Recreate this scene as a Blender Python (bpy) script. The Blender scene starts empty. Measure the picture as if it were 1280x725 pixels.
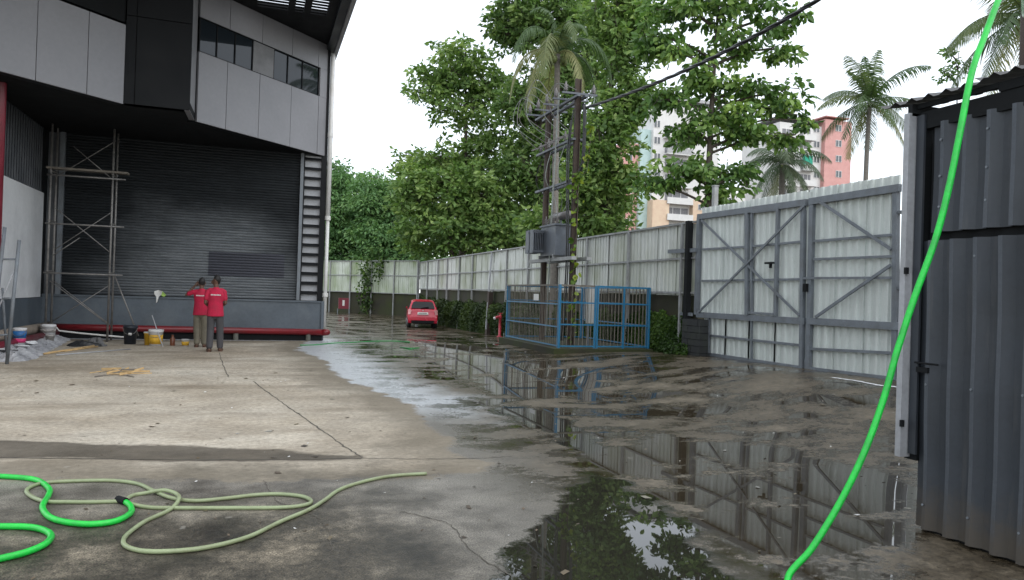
import bpy, bmesh, math, random
import numpy as np
from mathutils import Vector, Matrix
R = math.radians
random.seed(7); NR = np.random.default_rng(11)
scene = bpy.context.scene
COL = scene.collection

# ------------------------------------------------------------------ camera
FPX, CX, CY, H = 940.0, 640.0, 362.5, 1.65
_Y = Vector((320-CX, CY-358, FPX)).normalized()
_Z = Vector((1, -.032, 0)).cross(_Y).normalized()
if _Z.y < 0: _Z = -_Z
_X = _Y.cross(_Z)
if _X.x < 0: _X = -_X
MW = Matrix((_X, _Y, _Z))                    # world = MW @ (right, up, forward)
cam_d = bpy.data.cameras.new('camera'); cam = bpy.data.objects.new('camera', cam_d); COL.objects.link(cam)
rgt, upv, fwd = MW.col[0], MW.col[1], MW.col[2]
cam.matrix_world = Matrix(((rgt.x, upv.x, -fwd.x, 0), (rgt.y, upv.y, -fwd.y, 0), (rgt.z, upv.z, -fwd.z, H), (0, 0, 0, 1)))
cam_d.sensor_width = 36; cam_d.lens = FPX/1280*36; cam_d.clip_start = .05; cam_d.clip_end = 3000
scene.camera = cam
# ------------------------------------------------------------------ sky and light (overcast)
SUN_EL, SUN_AZ = 46, 160
w = bpy.data.worlds.new('World'); scene.world = w; w.use_nodes = True
nt = w.node_tree; nt.nodes.clear()
sk = nt.nodes.new('ShaderNodeTexSky'); sk.sky_type = 'NISHITA'; sk.sun_disc = False
sk.sun_elevation = R(SUN_EL); sk.sun_rotation = R(SUN_AZ); sk.air_density = 1.0; sk.dust_density = 1; sk.ozone_density = 1
bgs = nt.nodes.new('ShaderNodeBackground'); bgs.inputs[1].default_value = .05
bgc = nt.nodes.new('ShaderNodeBackground'); bgc.inputs[0].default_value = (.93, .965, 1, 1); bgc.inputs[1].default_value = .92
ad = nt.nodes.new('ShaderNodeAddShader'); wo = nt.nodes.new('ShaderNodeOutputWorld')
nt.links.new(sk.outputs[0], bgs.inputs[0]); nt.links.new(bgs.outputs[0], ad.inputs[0]); nt.links.new(bgc.outputs[0], ad.inputs[1]); nt.links.new(ad.outputs[0], wo.inputs[0])
sd = bpy.data.lights.new('sun', 'SUN'); sd.energy = .8; sd.angle = R(80); sd.color = (1, .97, .92)
so = bpy.data.objects.new('sun', sd); COL.objects.link(so)
_a = R(SUN_AZ); _e = R(SUN_EL)
sdir = Vector((math.sin(_a)*math.cos(_e), math.cos(_a)*math.cos(_e), math.sin(_e)))
so.rotation_euler = sdir.to_track_quat('Z', 'Y').to_euler(); so.location = (0, 0, 30)
vs = scene.view_settings; vs.view_transform = 'Standard'; vs.look = 'None'; vs.exposure = .55; vs.gamma = 1; vs.use_curve_mapping = False
scene.render.engine = 'CYCLES'
scene.cycles.max_bounces = 6; scene.cycles.diffuse_bounces = 3; scene.cycles.glossy_bounces = 3; scene.cycles.transmission_bounces = 3; scene.cycles.transparent_max_bounces = 6
scene.cycles.caustics_reflective = False; scene.cycles.caustics_refractive = False

# ------------------------------------------------------------------ pixel -> place helpers
O = Vector((0, 0, H))
def ray(px, py): return MW @ Vector((px-CX, CY-py, FPX))
def onz(px, py, z=0):
    d = ray(px, py); return O + d*((z-H)/d.z)
def atX(px, py, X):
    d = ray(px, py); return O + d*(X/d.x)
def atY(px, py, Y):
    d = ray(px, py); return O + d*(Y/d.y)
def atZ(px, py, Z):                      # camera depth
    return O + ray(px, py)*(Z/FPX)
def sm(a, b, x):
    t = np.clip((np.asarray(x, float)-a)/(b-a), 0, 1); return t*t*(3-2*t)
def gz(x, y):
    p = np.interp(y, [-8, 4, 7, 10, 15.5, 18.5, 23, 30, 36, 41, 46, 50, 60, 500], [0, .02, .2, .39, .33, .2, .1, -.17, -.28, -.31, -.22, -.06, -.08, 0])
    k = sm(19, 30, y)
    s = sm(5.5-4.2*k, 9.6-5*k, x)
    ap = .1*sm(11, 21, y)*(1-sm(25, 32, y))
    return (1-s)*ap + s*p
def gp(px, py):
    z = 0.
    for _ in range(12):
        p = onz(px, py, z); z = float(gz(p.x, p.y))
    return Vector((p.x, p.y, z))

# ------------------------------------------------------------------ object helpers
def tag(o, label=None, cat=None, group=None, kind=None):
    if label: o['label'] = label
    if cat: o['category'] = cat
    if group: o['group'] = group
    if kind: o['kind'] = kind
    return o
def thing(name, label, cat, loc=(0, 0, 0), rz=0, group=None):
    o = bpy.data.objects.new(name, None); COL.objects.link(o); o.empty_display_size = .2
    o.location = loc; o.rotation_euler = (0, 0, rz)
    return tag(o, label, cat, group)
def link(name, me, mat, parent=None, smooth=False):
    if mat is not None and not me.materials: me.materials.append(mat)
    o = bpy.data.objects.new(name, me); COL.objects.link(o)
    if parent is not None: o.parent = parent
    if smooth: me.polygons.foreach_set('use_smooth', [True]*len(me.polygons))
    return o
def inst(name, me, parent=None, loc=(0, 0, 0), rot=(0, 0, 0), scale=(1, 1, 1)):
    o = bpy.data.objects.new(name, me); COL.objects.link(o)
    o.parent = parent; o.location = loc; o.rotation_euler = rot; o.scale = scale
    return o
class MB:
    def __init__(s): s.v = []; s.f = []; s.off = Vector((0, 0, 0))
    def add(s, vs, fs):
        n = len(s.v); s.v += [tuple(v) for v in vs]; s.f += [tuple(i+n for i in f) for f in fs]; return s
    def box(s, a, b):
        x0, y0, z0 = a; x1, y1, z1 = b
        return s.add([(x0, y0, z0), (x1, y0, z0), (x1, y1, z0), (x0, y1, z0), (x0, y0, z1), (x1, y0, z1), (x1, y1, z1), (x0, y1, z1)],
                     [(0, 3, 2, 1), (4, 5, 6, 7), (0, 1, 5, 4), (1, 2, 6, 5), (2, 3, 7, 6), (3, 0, 4, 7)])
    def bar(s, a, b, w, d, side=(0, 0, 1)):      # rectangular bar from a to b; w along 'side x dir', d along remaining
        a = Vector(a); b = Vector(b); t = (b-a).normalized(); sd_ = Vector(side)
        u = sd_.cross(t)
        if u.length < 1e-4: u = Vector((1, 0, 0)).cross(t)
        u.normalize(); v = t.cross(u).normalized(); u = u*w/2; v = v*d/2
        vs = [a-u-v, a+u-v, a+u+v, a-u+v, b-u-v, b+u-v, b+u+v, b-u+v]
        return s.add(vs, [(0, 3, 2, 1), (4, 5, 6, 7), (0, 1, 5, 4), (1, 2, 6, 5), (2, 3, 7, 6), (3, 0, 4, 7)])
    def tube(s, pts, r, n=8, cap=True):
        pts = [Vector(p) for p in pts]; rr = r if isinstance(r, (list, tuple)) else [r]*len(pts)
        base = len(s.v); u = None
        for i, p in enumerate(pts):
            t = (pts[min(i+1, len(pts)-1)]-pts[max(i-1, 0)]).normalized()
            if u is None:
                u = t.cross(Vector((0, 0, 1)))
                if u.length < .05: u = t.cross(Vector((1, 0, 0)))
            u = (u - t*u.dot(t)).normalized(); v = t.cross(u)
            for k in range(n):
                a = 2*math.pi*k/n; s.v.append(tuple(p+(u*math.cos(a)+v*math.sin(a))*rr[i]))
        for i in range(len(pts)-1):
            for k in range(n):
                k2 = (k+1) % n; s.f.append((base+i*n+k, base+i*n+k2, base+(i+1)*n+k2, base+(i+1)*n+k))
        if cap:
            s.f.append(tuple(base+k for k in reversed(range(n)))); s.f.append(tuple(base+(len(pts)-1)*n+k for k in range(n)))
        return s
    def lathe(s, c, prof, n=16):
        base = len(s.v); c = Vector(c)
        for r, z in prof:
            for k in range(n):
                a = 2*math.pi*k/n; s.v.append((c.x+r*math.cos(a), c.y+r*math.sin(a), c.z+z))
        m = len(prof)
        for i in range(m-1):
            for k in range(n):
                k2 = (k+1) % n; s.f.append((base+i*n+k, base+i*n+k2, base+(i+1)*n+k2, base+(i+1)*n+k))
        s.f.append(tuple(base+k for k in reversed(range(n)))); s.f.append(tuple(base+(m-1)*n+k for k in range(n)))
        return s
    def loft(s, rings, cap=True):
        base = len(s.v); n = len(rings[0])
        for r in rings: s.v += [tuple(p) for p in r]
        for i in range(len(rings)-1):
            for k in range(n):
                k2 = (k+1) % n; s.f.append((base+i*n+k, base+i*n+k2, base+(i+1)*n+k2, base+(i+1)*n+k))
        if cap:
            s.f.append(tuple(base+k for k in reversed(range(n)))); s.f.append(tuple(base+(len(rings)-1)*n+k for k in range(n)))
        return s
    def mesh(s, name):
        me = bpy.data.meshes.new(name); me.from_pydata(s.v, [], s.f); me.update(); return me
    def build(s, name, mat, parent=None, smooth=False):
        return link(name, s.mesh(name), mat, parent, smooth)
def np_mesh(name, verts, faces, mat=None, attr=None):
    verts = np.asarray(verts, np.float32); faces = np.asarray(faces, np.int32)
    me = bpy.data.meshes.new(name); k = faces.shape[1]
    me.vertices.add(len(verts)); me.vertices.foreach_set('co', verts.ravel())
    me.loops.add(faces.size); me.loops.foreach_set('vertex_index', faces.ravel())
    me.polygons.add(len(faces)); me.polygons.foreach_set('loop_start', np.arange(0, faces.size, k, dtype=np.int32))
    try: me.polygons.foreach_set('loop_total', np.full(len(faces), k, np.int32))
    except Exception: pass
    me.update(calc_edges=True)
    for nm, a in (attr or {}).items():
        at = me.attributes.new(nm, 'FLOAT', 'POINT'); at.data.foreach_set('value', np.asarray(a, np.float32))
    if mat: me.materials.append(mat)
    return me
def spline(pts, n=8):
    pts = [Vector(p) for p in pts]; out = []
    for i in range(len(pts)-1):
        p0 = pts[max(i-1, 0)]; p1 = pts[i]; p2 = pts[i+1]; p3 = pts[min(i+2, len(pts)-1)]
        for k in range(n):
            t = k/n
            out.append(.5*((2*p1)+(p2-p0)*t+(2*p0-5*p1+4*p2-p3)*t*t+(3*p1-p0-3*p2+p3)*t**3))
    out.append(pts[-1]); return out

# ------------------------------------------------------------------ materials
def nn(nt, typ, **kw):
    n = nt.nodes.new(typ)
    for k, v in kw.items():
        if k.startswith('i_'): n.inputs[k[2:].replace('_', ' ')].default_value = v
        else: setattr(n, k, v)
    return n
def noise(nt, vec, scale, detail=4, rough=.55, out='Fac'):
    n = nn(nt, 'ShaderNodeTexNoise'); n.inputs['Scale'].default_value = scale; n.inputs['Detail'].default_value = detail; n.inputs['Roughness'].default_value = rough
    nt.links.new(vec, n.inputs['Vector']); return n.outputs[out]
def ramp(nt, fac, stops):
    r = nn(nt, 'ShaderNodeValToRGB'); e = r.color_ramp.elements
    while len(e) < len(stops): e.new(.5)
    for i, (p, c) in enumerate(stops):
        e[i].position = p; e[i].color = (*c, 1) if not isinstance(c, (int, float)) else (c, c, c, 1)
    nt.links.new(fac, r.inputs[0]); return r.outputs[0]
def mixc(nt, fac, a, b, mode='MIX'):
    m = nn(nt, 'ShaderNodeMix', data_type='RGBA', blend_type=mode)
    for sck, v in ((m.inputs[0], fac), (m.inputs[6], a), (m.inputs[7], b)):
        if hasattr(v, 'links'): nt.links.new(v, sck)
        else: sck.default_value = v if isinstance(v, (int, float)) else (*v, 1) if len(v) == 3 else v
    return m.outputs[2]
def mth(nt, op, a, b=0., c=0., clamp=False):
    m = nn(nt, 'ShaderNodeMath', operation=op, use_clamp=clamp)
    for i, v in enumerate((a, b, c)):
        if hasattr(v, 'links'): nt.links.new(v, m.inputs[i])
        else: m.inputs[i].default_value = v
    return m.outputs[0]
def sstep(nt, a, b, x):
    m = nn(nt, 'ShaderNodeMapRange', interpolation_type='SMOOTHSTEP'); m.inputs[1].default_value = a; m.inputs[2].default_value = b
    nt.links.new(x, m.inputs[0]); return m.outputs[0]
def scaled(nt, vec, s):
    m = nn(nt, 'ShaderNodeMapping'); m.inputs['Scale'].default_value = s; nt.links.new(vec, m.inputs['Vector']); return m.outputs[0]
MATS = {}
def pm(name, col, rough=.6, metal=0, var=.25, scale=3., dirt=None, dirt_amt=.5, dirt_scale=1.2, stretch=(1, 1, 1), bump=.0, bscale=40, spec=.5, fine=.15):
    """painted / weathered surface: two scales of tone variation, optional dirt patches, optional fine relief"""
    if name in MATS: return MATS[name]
    m = bpy.data.materials.new(name); m.use_nodes = True; nt = m.node_tree; b = nt.nodes['Principled BSDF']
    tc = nn(nt, 'ShaderNodeNewGeometry').outputs['Position']
    v = scaled(nt, tc, stretch) if stretch != (1, 1, 1) else tc
    n1 = noise(nt, v, scale, 5, .6); n2 = noise(nt, v, scale*14, 3, .6)
    a = tuple(c*(1-var) for c in col); bb = tuple(min(1, c*(1+var)) for c in col)
    c = ramp(nt, n1, [(.3, a), (.7, bb)])
    c = mixc(nt, fine, c, ramp(nt, n2, [(.3, .2), (.7, .8)]), 'OVERLAY')
    if dirt:
        d = noise(nt, v, dirt_scale, 7, .65); f = ramp(nt, d, [(.45, 0.), (.68, 1.)])
        c = mixc(nt, mth(nt, 'MULTIPLY', f, dirt_amt), c, dirt)
    nt.links.new(c, b.inputs['Base Color'])
    b.inputs['Metallic'].default_value = metal
    nt.links.new(ramp(nt, n1, [(.3, max(0, rough-.08)), (.7, min(1, rough+.1))]), b.inputs['Roughness'])
    b.inputs['Specular IOR Level'].default_value = spec
    if bump:
        bp = nn(nt, 'ShaderNodeBump'); bp.inputs['Strength'].default_value = bump; bp.inputs['Distance'].default_value = .01
        nt.links.new(noise(nt, tc, bscale, 5, .6), bp.inputs['Height']); nt.links.new(bp.outputs[0], b.inputs['Normal'])
    MATS[name] = m; return m
def leafmat(name, dark, mid, light, trans=.35, rough=.5):
    m = bpy.data.materials.new(name); m.use_nodes = True; nt = m.node_tree; b = nt.nodes['Principled BSDF']
    at = nn(nt, 'ShaderNodeAttribute', attribute_name='lv')
    c = ramp(nt, at.outputs['Fac'], [(0, dark), (.5, mid), (1, light)])
    nt.links.new(c, b.inputs['Base Color']); b.inputs['Roughness'].default_value = rough; b.inputs['Specular IOR Level'].default_value = .35
    tr = nn(nt, 'ShaderNodeBsdfTranslucent'); nt.links.new(mixc(nt, 1., c, (.9, 1, .5), 'MULTIPLY'), tr.inputs[0])
    mx = nn(nt, 'ShaderNodeMixShader'); mx.inputs[0].default_value = trans
    nt.links.new(b.outputs[0], mx.inputs[1]); nt.links.new(tr.outputs[0], mx.inputs[2])
    nt.links.new(mx.outputs[0], nt.nodes['Material Output'].inputs[0]); return m
def glass_dark(name, col=(.015, .02, .025), rough=.03, ior=1.48):
    m = bpy.data.materials.new(name); m.use_nodes = True; b = m.node_tree.nodes['Principled BSDF']
    b.inputs['Base Color'].default_value = (*col, 1); b.inputs['Roughness'].default_value = rough; b.inputs['IOR'].default_value = ior
    return m
M_steel = pm('galvanised_frame_paint', (.16, .18, .20), .55, .1, .18, 4, (.10, .09, .08), .3, 3)
M_post = pm('fence_post_grey', (.30, .31, .31), .6, .1, .2, 5, (.13, .11, .08), .4, 2)
M_panel = pm('composite_cladding_panel', (.225, .225, .24), .45, 0, .09, .8, (.25, .25, .26), .25, 1.5, fine=.06)
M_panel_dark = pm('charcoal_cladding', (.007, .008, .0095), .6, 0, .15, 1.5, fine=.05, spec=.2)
M_shut = pm('shutter_grey_paint', (.080, .088, .098), .5, .1, .22, .9, (.15, .16, .17), .55, .55, stretch=(1, 1, 2.2))
def repaint_shade_mat():
    m = bpy.data.materials.new('shutter_repaint_and_shade'); m.use_nodes = True; nt = m.node_tree; b = nt.nodes['Principled BSDF']
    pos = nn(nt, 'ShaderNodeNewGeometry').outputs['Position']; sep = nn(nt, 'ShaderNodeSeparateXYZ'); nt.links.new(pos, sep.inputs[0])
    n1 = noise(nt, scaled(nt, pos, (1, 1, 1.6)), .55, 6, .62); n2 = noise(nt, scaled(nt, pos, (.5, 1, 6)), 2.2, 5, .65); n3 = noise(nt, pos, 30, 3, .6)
    # repaint with recess shade painted in: near-black up high, grey patch low down
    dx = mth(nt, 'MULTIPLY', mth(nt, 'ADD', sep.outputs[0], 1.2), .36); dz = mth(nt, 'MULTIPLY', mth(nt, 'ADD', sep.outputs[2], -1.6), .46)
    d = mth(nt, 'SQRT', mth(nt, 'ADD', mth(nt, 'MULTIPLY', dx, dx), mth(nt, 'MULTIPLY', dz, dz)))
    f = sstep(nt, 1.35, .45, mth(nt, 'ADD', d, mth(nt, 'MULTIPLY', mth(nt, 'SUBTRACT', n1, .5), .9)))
    old = ramp(nt, n2, [(.3, (.095, .106, .116)), (.7, (.185, .198, .208))]); new = ramp(nt, n2, [(.3, (.011, .013, .015)), (.7, (.022, .026, .029))])  # new carries the recess shade in its near-black, old the lit grey below
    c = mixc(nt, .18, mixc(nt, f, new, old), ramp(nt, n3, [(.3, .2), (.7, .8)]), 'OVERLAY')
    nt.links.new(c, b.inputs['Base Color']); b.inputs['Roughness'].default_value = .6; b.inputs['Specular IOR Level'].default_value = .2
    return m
M_repaint_shade = repaint_shade_mat()
M_patch = pm('shutter_dark_patch', (.045, .048, .062), .55, 0, .1, 2)
M_plinth = pm('plinth_blue_grey_paint', (.085, .105, .125), .55, 0, .2, 1.4, (.15, .17, .185), .5, 1.2)
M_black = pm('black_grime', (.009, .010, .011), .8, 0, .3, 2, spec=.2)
M_white = pm('white_wall_paint', (.72, .73, .74), .7, 0, .06, 1, (.42, .43, .44), .5, .8)
M_dsheet = pm('dark_blue_sheet', (.017, .022, .028), .45, .2, .2, 1.5)
M_red = pm('red_pipe_paint', (.17, .008, .013), .38, 0, .2, 4, (.10, .02, .02), .5, 3)
M_maroon = pm('maroon_pipe_paint', (.16, .012, .025), .4, 0, .15, 3)
M_beige = pm('dusty_beige_pipe', (.30, .25, .20), .7, 0, .25, 4)
M_tube = pm('scaffold_tube', (.22, .21, .20), .55, .5, .3, 9, (.30, .29, .27), .6, 6)
M_wood = pm('raw_wood', (.50, .34, .16), .75, 0, .25, 9)
M_oldwood = pm('old_plank', (.17, .15, .125), .8, 0, .3, 7)
M_pvc = pm('white_pvc', (.68, .68, .66), .45, 0, .08, 3, (.4, .37, .32), .5, 3)
M_conc = pm('old_concrete', (.12, .12, .105), .85, 0, .3, 2, (.05, .055, .03), .7, 1.6, bump=.4)
M_mosswall = pm('mossy_wall', (.032, .030, .017), .9, 0, .4, 1.1, (.032, .044, .008), .9, .7, bump=.6, bscale=18)
M_pole = pm('rusty_pole_steel', (.055, .038, .028), .75, .1, .3, 5, (.035, .03, .028), .6, 2)
M_blue = pm('blue_cage_paint', (.012, .15, .29), .45, 0, .2, 5, (.05, .10, .14), .4, 5)
M_cagebar = pm('weathered_cage_bar', (.16, .145, .12), .7, .1, .3, 8, (.08, .06, .04), .5, 5)
M_tank = pm('transformer_grey', (.10, .115, .135), .5, .1, .2, 4, (.06, .055, .05), .5, 3)
M_insul = pm('insulator_grey', (.15, .14, .135), .35, 0, .2, 9)
M_cable = pm('black_cable', (.016, .017, .018), .5, 0, .3, 10)
M_wire = pm('pale_wire', (.20, .22, .20), .5, .2, .2, 10)
M_hyd = pm('hydrant_red', (.42, .03, .05), .4, 0, .2, 6, (.2, .04, .04), .4, 4)
M_shed = pm('shed_blue_grey_sheet', (.034, .040, .049), .5, .15, .12, 2, (.024, .027, .031), .6, 1.5, fine=.1)
M_trim = pm('pale_grey_trim', (.36, .37, .39), .5, .1, .1, 2, (.22, .22, .22), .4, 3)
M_roof = pm('old_roof_sheet', (.085, .085, .088), .7, .1, .3, 3, (.04, .035, .03), .6, 2)
M_green = pm('bright_green_hose', (.012, .54, .055), .34, 0, .14, 5, (.02, .22, .045), .55, 9, bump=.25, bscale=90, fine=.15)
M_green2 = pm('wet_green_hose', (.012, .24, .05), .4, 0, .2, 3)
M_pale = pm('pale_green_hose', (.26, .31, .17), .4, 0, .12, 5, (.17, .17, .09), .5, 4)
M_bark = pm('bark', (.075, .06, .048), .9, 0, .35, 6, (.12, .11, .09), .4, 3, bump=.6, bscale=30)
M_palmbark = pm('palm_bark', (.17, .155, .135), .9, 0, .3, 5, stretch=(1, 1, 4), bump=.5, bscale=20)
M_tyre = pm('tyre_rubber', (.02, .02, .02), .8)
M_rim = pm('rim_silver', (.45, .45, .46), .35, .7)
M_glass = glass_dark('tinted_glass')
M_carglass = glass_dark('car_glass', (.008, .009, .011), .06, 1.3)
M_joint = pm('joint_sealant', (.085, .075, .06), .8, 0, .3, 9)

def sheetmat(name, col, stain, amt, lo=.45, hi=.64):
    m = bpy.data.materials.new(name); m.use_nodes = True; nt = m.node_tree; b = nt.nodes['Principled BSDF']
    pos = nn(nt, 'ShaderNodeNewGeometry').outputs['Position']
    v = scaled(nt, pos, (1, 1, .12)); n1 = noise(nt, v, 7, 5, .65); n2 = noise(nt, pos, .35, 3, .6); n3 = noise(nt, v, 1.1, 4, .6)
    c = ramp(nt, n1, [(.3, tuple(x*.84 for x in col)), (.7, tuple(min(1, x*1.08) for x in col))])
    c = mixc(nt, .1, c, ramp(nt, noise(nt, pos, 40, 3), [(.3, .2), (.7, .8)]), 'OVERLAY')
    f = mth(nt, 'MULTIPLY', ramp(nt, n2, [(lo, 0.), (hi, 1.)]), ramp(nt, n3, [(.35, .25), (.65, 1.)]))
    # algae grows from the foot of the sheets upward
    c = mixc(nt, mth(nt, 'MULTIPLY', f, amt), c, stain)
    nt.links.new(c, b.inputs['Base Color']); b.inputs['Roughness'].default_value = .5; b.inputs['Metallic'].default_value = .05
    return m
M_sheet = sheetmat('pale_fence_sheet', (.60, .62, .58), (.19, .22, .085), .85, .40, .60)
M_sheetfar = sheetmat('algae_fence_sheet', (.56, .60, .52), (.19, .25, .10), .9, .36, .56)
M_gsheet = sheetmat('pale_gate_sheet', (.60, .64, .61), (.36, .38, .31), .4, .5, .8)

# ------------------------------------------------------------------ GROUND
def sdist(poly, X, Y):
    """signed distance to polygon (positive inside)"""
    P = np.array(poly); n = len(P); d = np.full(X.shape, 1e9); ins = np.zeros(X.shape, bool)
    for i in range(n):
        a = P[i]; b = P[(i+1) % n]; ab = b-a
        t = np.clip(((X-a[0])*ab[0]+(Y-a[1])*ab[1])/(ab@ab+1e-12), 0, 1)
        d = np.minimum(d, np.hypot(X-a[0]-t*ab[0], Y-a[1]-t*ab[1]))
        c = (a[1] > Y) != (b[1] > Y)
        xi = a[0]+(Y-a[1])/(b[1]-a[1]+1e-12)*ab[0]
        ins ^= c & (X < xi)
    return np.where(ins, d, -d)
def gpoly(pts): return [tuple(gp(*p)[:2]) for p in pts]
def graded(lo, hi, a, b, step, grow=1.12):
    xs = list(np.arange(a, b+1e-6, step)); s = step
    while xs[-1] < hi: s *= grow; xs.append(xs[-1]+s)
    s = step
    while xs[0] > lo: s *= grow; xs.insert(0, xs[0]-s)
    return np.array(xs)
def make_ground():
    xs = graded(-500, 700, -7, 11.5, .09, 1.18)
    ys = [-6.]; 
    while ys[-1] < 900: ys.append(ys[-1]+max(.09, .0115*max(ys[-1], 0)))
    ys = np.array(ys)
    X, Y = np.meshgrid(xs, ys); Z = gz(X, Y)
    nx, ny = len(xs), len(ys)
    V = np.stack([X, Y, Z], -1).reshape(-1, 3)
    i = np.arange(nx-1)[None, :]+nx*np.arange(ny-1)[:, None]
    Fc = np.stack([i, i+1, i+nx+1, i+nx], -1).reshape(-1, 4)
    apron = gpoly([(-900, 428), (60, 424), (385, 426), (372, 437), (398, 446), (416, 458), (424, 470), (455, 482), (500, 500), (540, 526), (562, 546), (556, 560), (612, 578), (600, 590), (520, 600), (300, 602), (60, 598), (-300, 600), (-1500, 600)])
    pud = gpoly([(600, 760), (622, 715), (640, 688), (668, 655), (705, 622), (735, 588), (760, 596), (800, 610), (850, 645), (900, 690), (960, 740), (960, 800), (600, 800)])
    pud2 = gpoly([(590, 512), (640, 520), (700, 548), (735, 572), (760, 560), (715, 525), (660, 505)])
    sdA = sdist(apron, X, Y); sdP = np.maximum(sdist(pud, X, Y), sdist(pud2, X, Y))
    sheet = gpoly([(728, 600), (760, 560), (830, 548), (960, 556), (1090, 590), (1150, 640), (1150, 790), (880, 790), (860, 670), (800, 600)])
    far = gpoly([(520, 425), (560, 420), (640, 445), (760, 470), (740, 500), (640, 490), (560, 465)])
    sdS = np.maximum(sdist(sheet, X, Y), sdist(far, X, Y))
    gut = gpoly([(-400, 540), (0, 549), (150, 556), (340, 562), (452, 571), (452, 574), (300, 577), (0, 572), (-400, 566)])
    sdG = sdist(gut, X, Y)
    # dampness of the foreground slab, low along the joint, high at the lower left
    me = np_mesh('ground', V, Fc, None, {'apron': np.clip(sdA, -4, 4).ravel(), 'pool': np.clip(sdP, -3, 3).ravel(), 'gutter': np.clip(sdG, -2, 2).ravel(), 'sheet': np.clip(sdS, -3, 3).ravel()})
    m = bpy.data.materials.new('wet_concrete_yard'); m.use_nodes = True; nt = m.node_tree; b = nt.nodes['Principled BSDF']
    pos = nn(nt, 'ShaderNodeNewGeometry').outputs['Position']
    sep = nn(nt, 'ShaderNodeSeparateXYZ'); nt.links.new(pos, sep.inputs[0]); px, py = sep.outputs[0], sep.outputs[1]
    A = nn(nt, 'ShaderNodeAttribute', attribute_name='apron').outputs['Fac']
    P = nn(nt, 'ShaderNodeAttribute', attribute_name='pool').outputs['Fac']
    G = nn(nt, 'ShaderNodeAttribute', attribute_name='gutter').outputs['Fac']
    SH = nn(nt, 'ShaderNodeAttribute', attribute_name='sheet').outputs['Fac']
    n_big = noise(nt, pos, .45, 5, .6); n_mid = noise(nt, pos, 1.6, 6, .62); n_fine = noise(nt, pos, 16, 5, .7); n_grain = noise(nt, pos, 90, 3, .7)
    n_str = noise(nt, scaled(nt, pos, (1, 1.5, 1)), .8, 7, .66)
    def cen(x, k): return mth(nt, 'MULTIPLY', mth(nt, 'SUBTRACT', x, .5), k)
    edge_n = mth(nt, 'ADD', cen(n_mid, .8), cen(n_fine, .28))
    dry = sstep(nt, -.05, .08, mth(nt, 'ADD', A, edge_n))
    # foreground slab (near the hoses): damp, blotchy
    near = sstep(nt, 7.6, 5.2, mth(nt, 'ADD', py, cen(n_mid, 2.6)))
    left = sstep(nt, 3.2, 1.6, mth(nt, 'ADD', px, cen(n_mid, 1.8)))
    damp = mth(nt, 'MULTIPLY', near, sstep(nt, 2.1, .5, mth(nt, 'ADD', px, cen(n_mid, 2.2))))
    fringe = mth(nt, 'MULTIPLY', left, mth(nt, 'SUBTRACT', 1., dry))
    # colours
    c_dry = ramp(nt, n_big, [(.28, (.285, .240, .178)), (.5, (.385, .338, .268)), (.72, (.48, .438, .362))])
    c_dry = mixc(nt, .35, c_dry, ramp(nt, n_mid, [(.3, .3), (.7, .7)]), 'OVERLAY')
    c_dry = mixc(nt, .42, c_dry, ramp(nt, n_fine, [(.3, .1), (.7, .9)]), 'OVERLAY')
    c_dry = mixc(nt, .3, c_dry, ramp(nt, n_grain, [(.3, .1), (.7, .9)]), 'OVERLAY')
    c_dry = mixc(nt, .14, c_dry, ramp(nt, noise(nt, scaled(nt, pos, (.45, 1.6, 1)), 1.6, 6, .7), [(.35, .2), (.65, .8)]), 'OVERLAY')
    stain = ramp(nt, noise(nt, scaled(nt, pos, (.45, 1.5, 1)), .8, 6, .6), [(.50, 0.), (.70, 1.)])
    c_dry = mixc(nt, mth(nt, 'MULTIPLY', stain, .6), c_dry, (.15, .118, .078))
    # brown tide mark where the slab dries
    tide = mth(nt, 'MULTIPLY', sstep(nt, 1.3, .1, mth(nt, 'ADD', A, cen(n_mid, 1.4))), .72)
    c_dry = mixc(nt, tide, c_dry, (.135, .115, .082))
    c_wet = ramp(nt, n_str, [(.30, (.027, .020, .011)), (.5, (.058, .045, .028)), (.66, (.135, .111, .078))])
    c_wet = mixc(nt, .6, c_wet, ramp(nt, n_fine, [(.32, .05), (.68, .95)]), 'OVERLAY')
    c_wet = mixc(nt, .5, c_wet, ramp(nt, n_grain, [(.32, .05), (.68, .95)]), 'OVERLAY')
    c_fr = ramp(nt, n_mid, [(.3, (.11, .10, .084)), (.7, (.26, .242, .208))])
    c_fr = mixc(nt, .7, c_fr, ramp(nt, n_grain, [(.35, .0), (.65, 1.)]), 'OVERLAY')
    c_damp = ramp(nt, n_mid, [(.32, (.020, .017, .012)), (.52, (.066, .056, .040)), (.68, (.19, .16, .115))])
    c_damp = mixc(nt, .6, c_damp, ramp(nt, n_fine, [(.32, .05), (.68, .95)]), 'OVERLAY')
    c_damp = mixc(nt, .8, c_damp, ramp(nt, n_grain, [(.35, .0), (.65, 1.)]), 'OVERLAY')
    c = mixc(nt, left, c_wet, c_fr)
    c = mixc(nt, dry, c, c_dry)
    c = mixc(nt, damp, c, c_damp)
    # sky sheen on the wet band beside the apron, painted as pale colour
    sky_sheen = mth(nt, 'MULTIPLY', mth(nt, 'MULTIPLY', sstep(nt, -1.5, -.5, mth(nt, 'ADD', A, cen(n_mid, 1.6))), sstep(nt, .06, -.06, mth(nt, 'ADD', A, edge_n))), sstep(nt, 8.6, 11.5, mth(nt, 'ADD', py, cen(n_mid, 3.))))
    c = mixc(nt, mth(nt, 'MULTIPLY', sky_sheen, .8), c, ramp(nt, n_fine, [(.3, (.36, .38, .40)), (.7, (.60, .63, .66))]))
    gut_f = mth(nt, 'MULTIPLY', sstep(nt, -.05, .05, mth(nt, 'ADD', G, mth(nt, 'ADD', cen(n_mid, .5), cen(n_fine, .2)))), .85)
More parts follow.
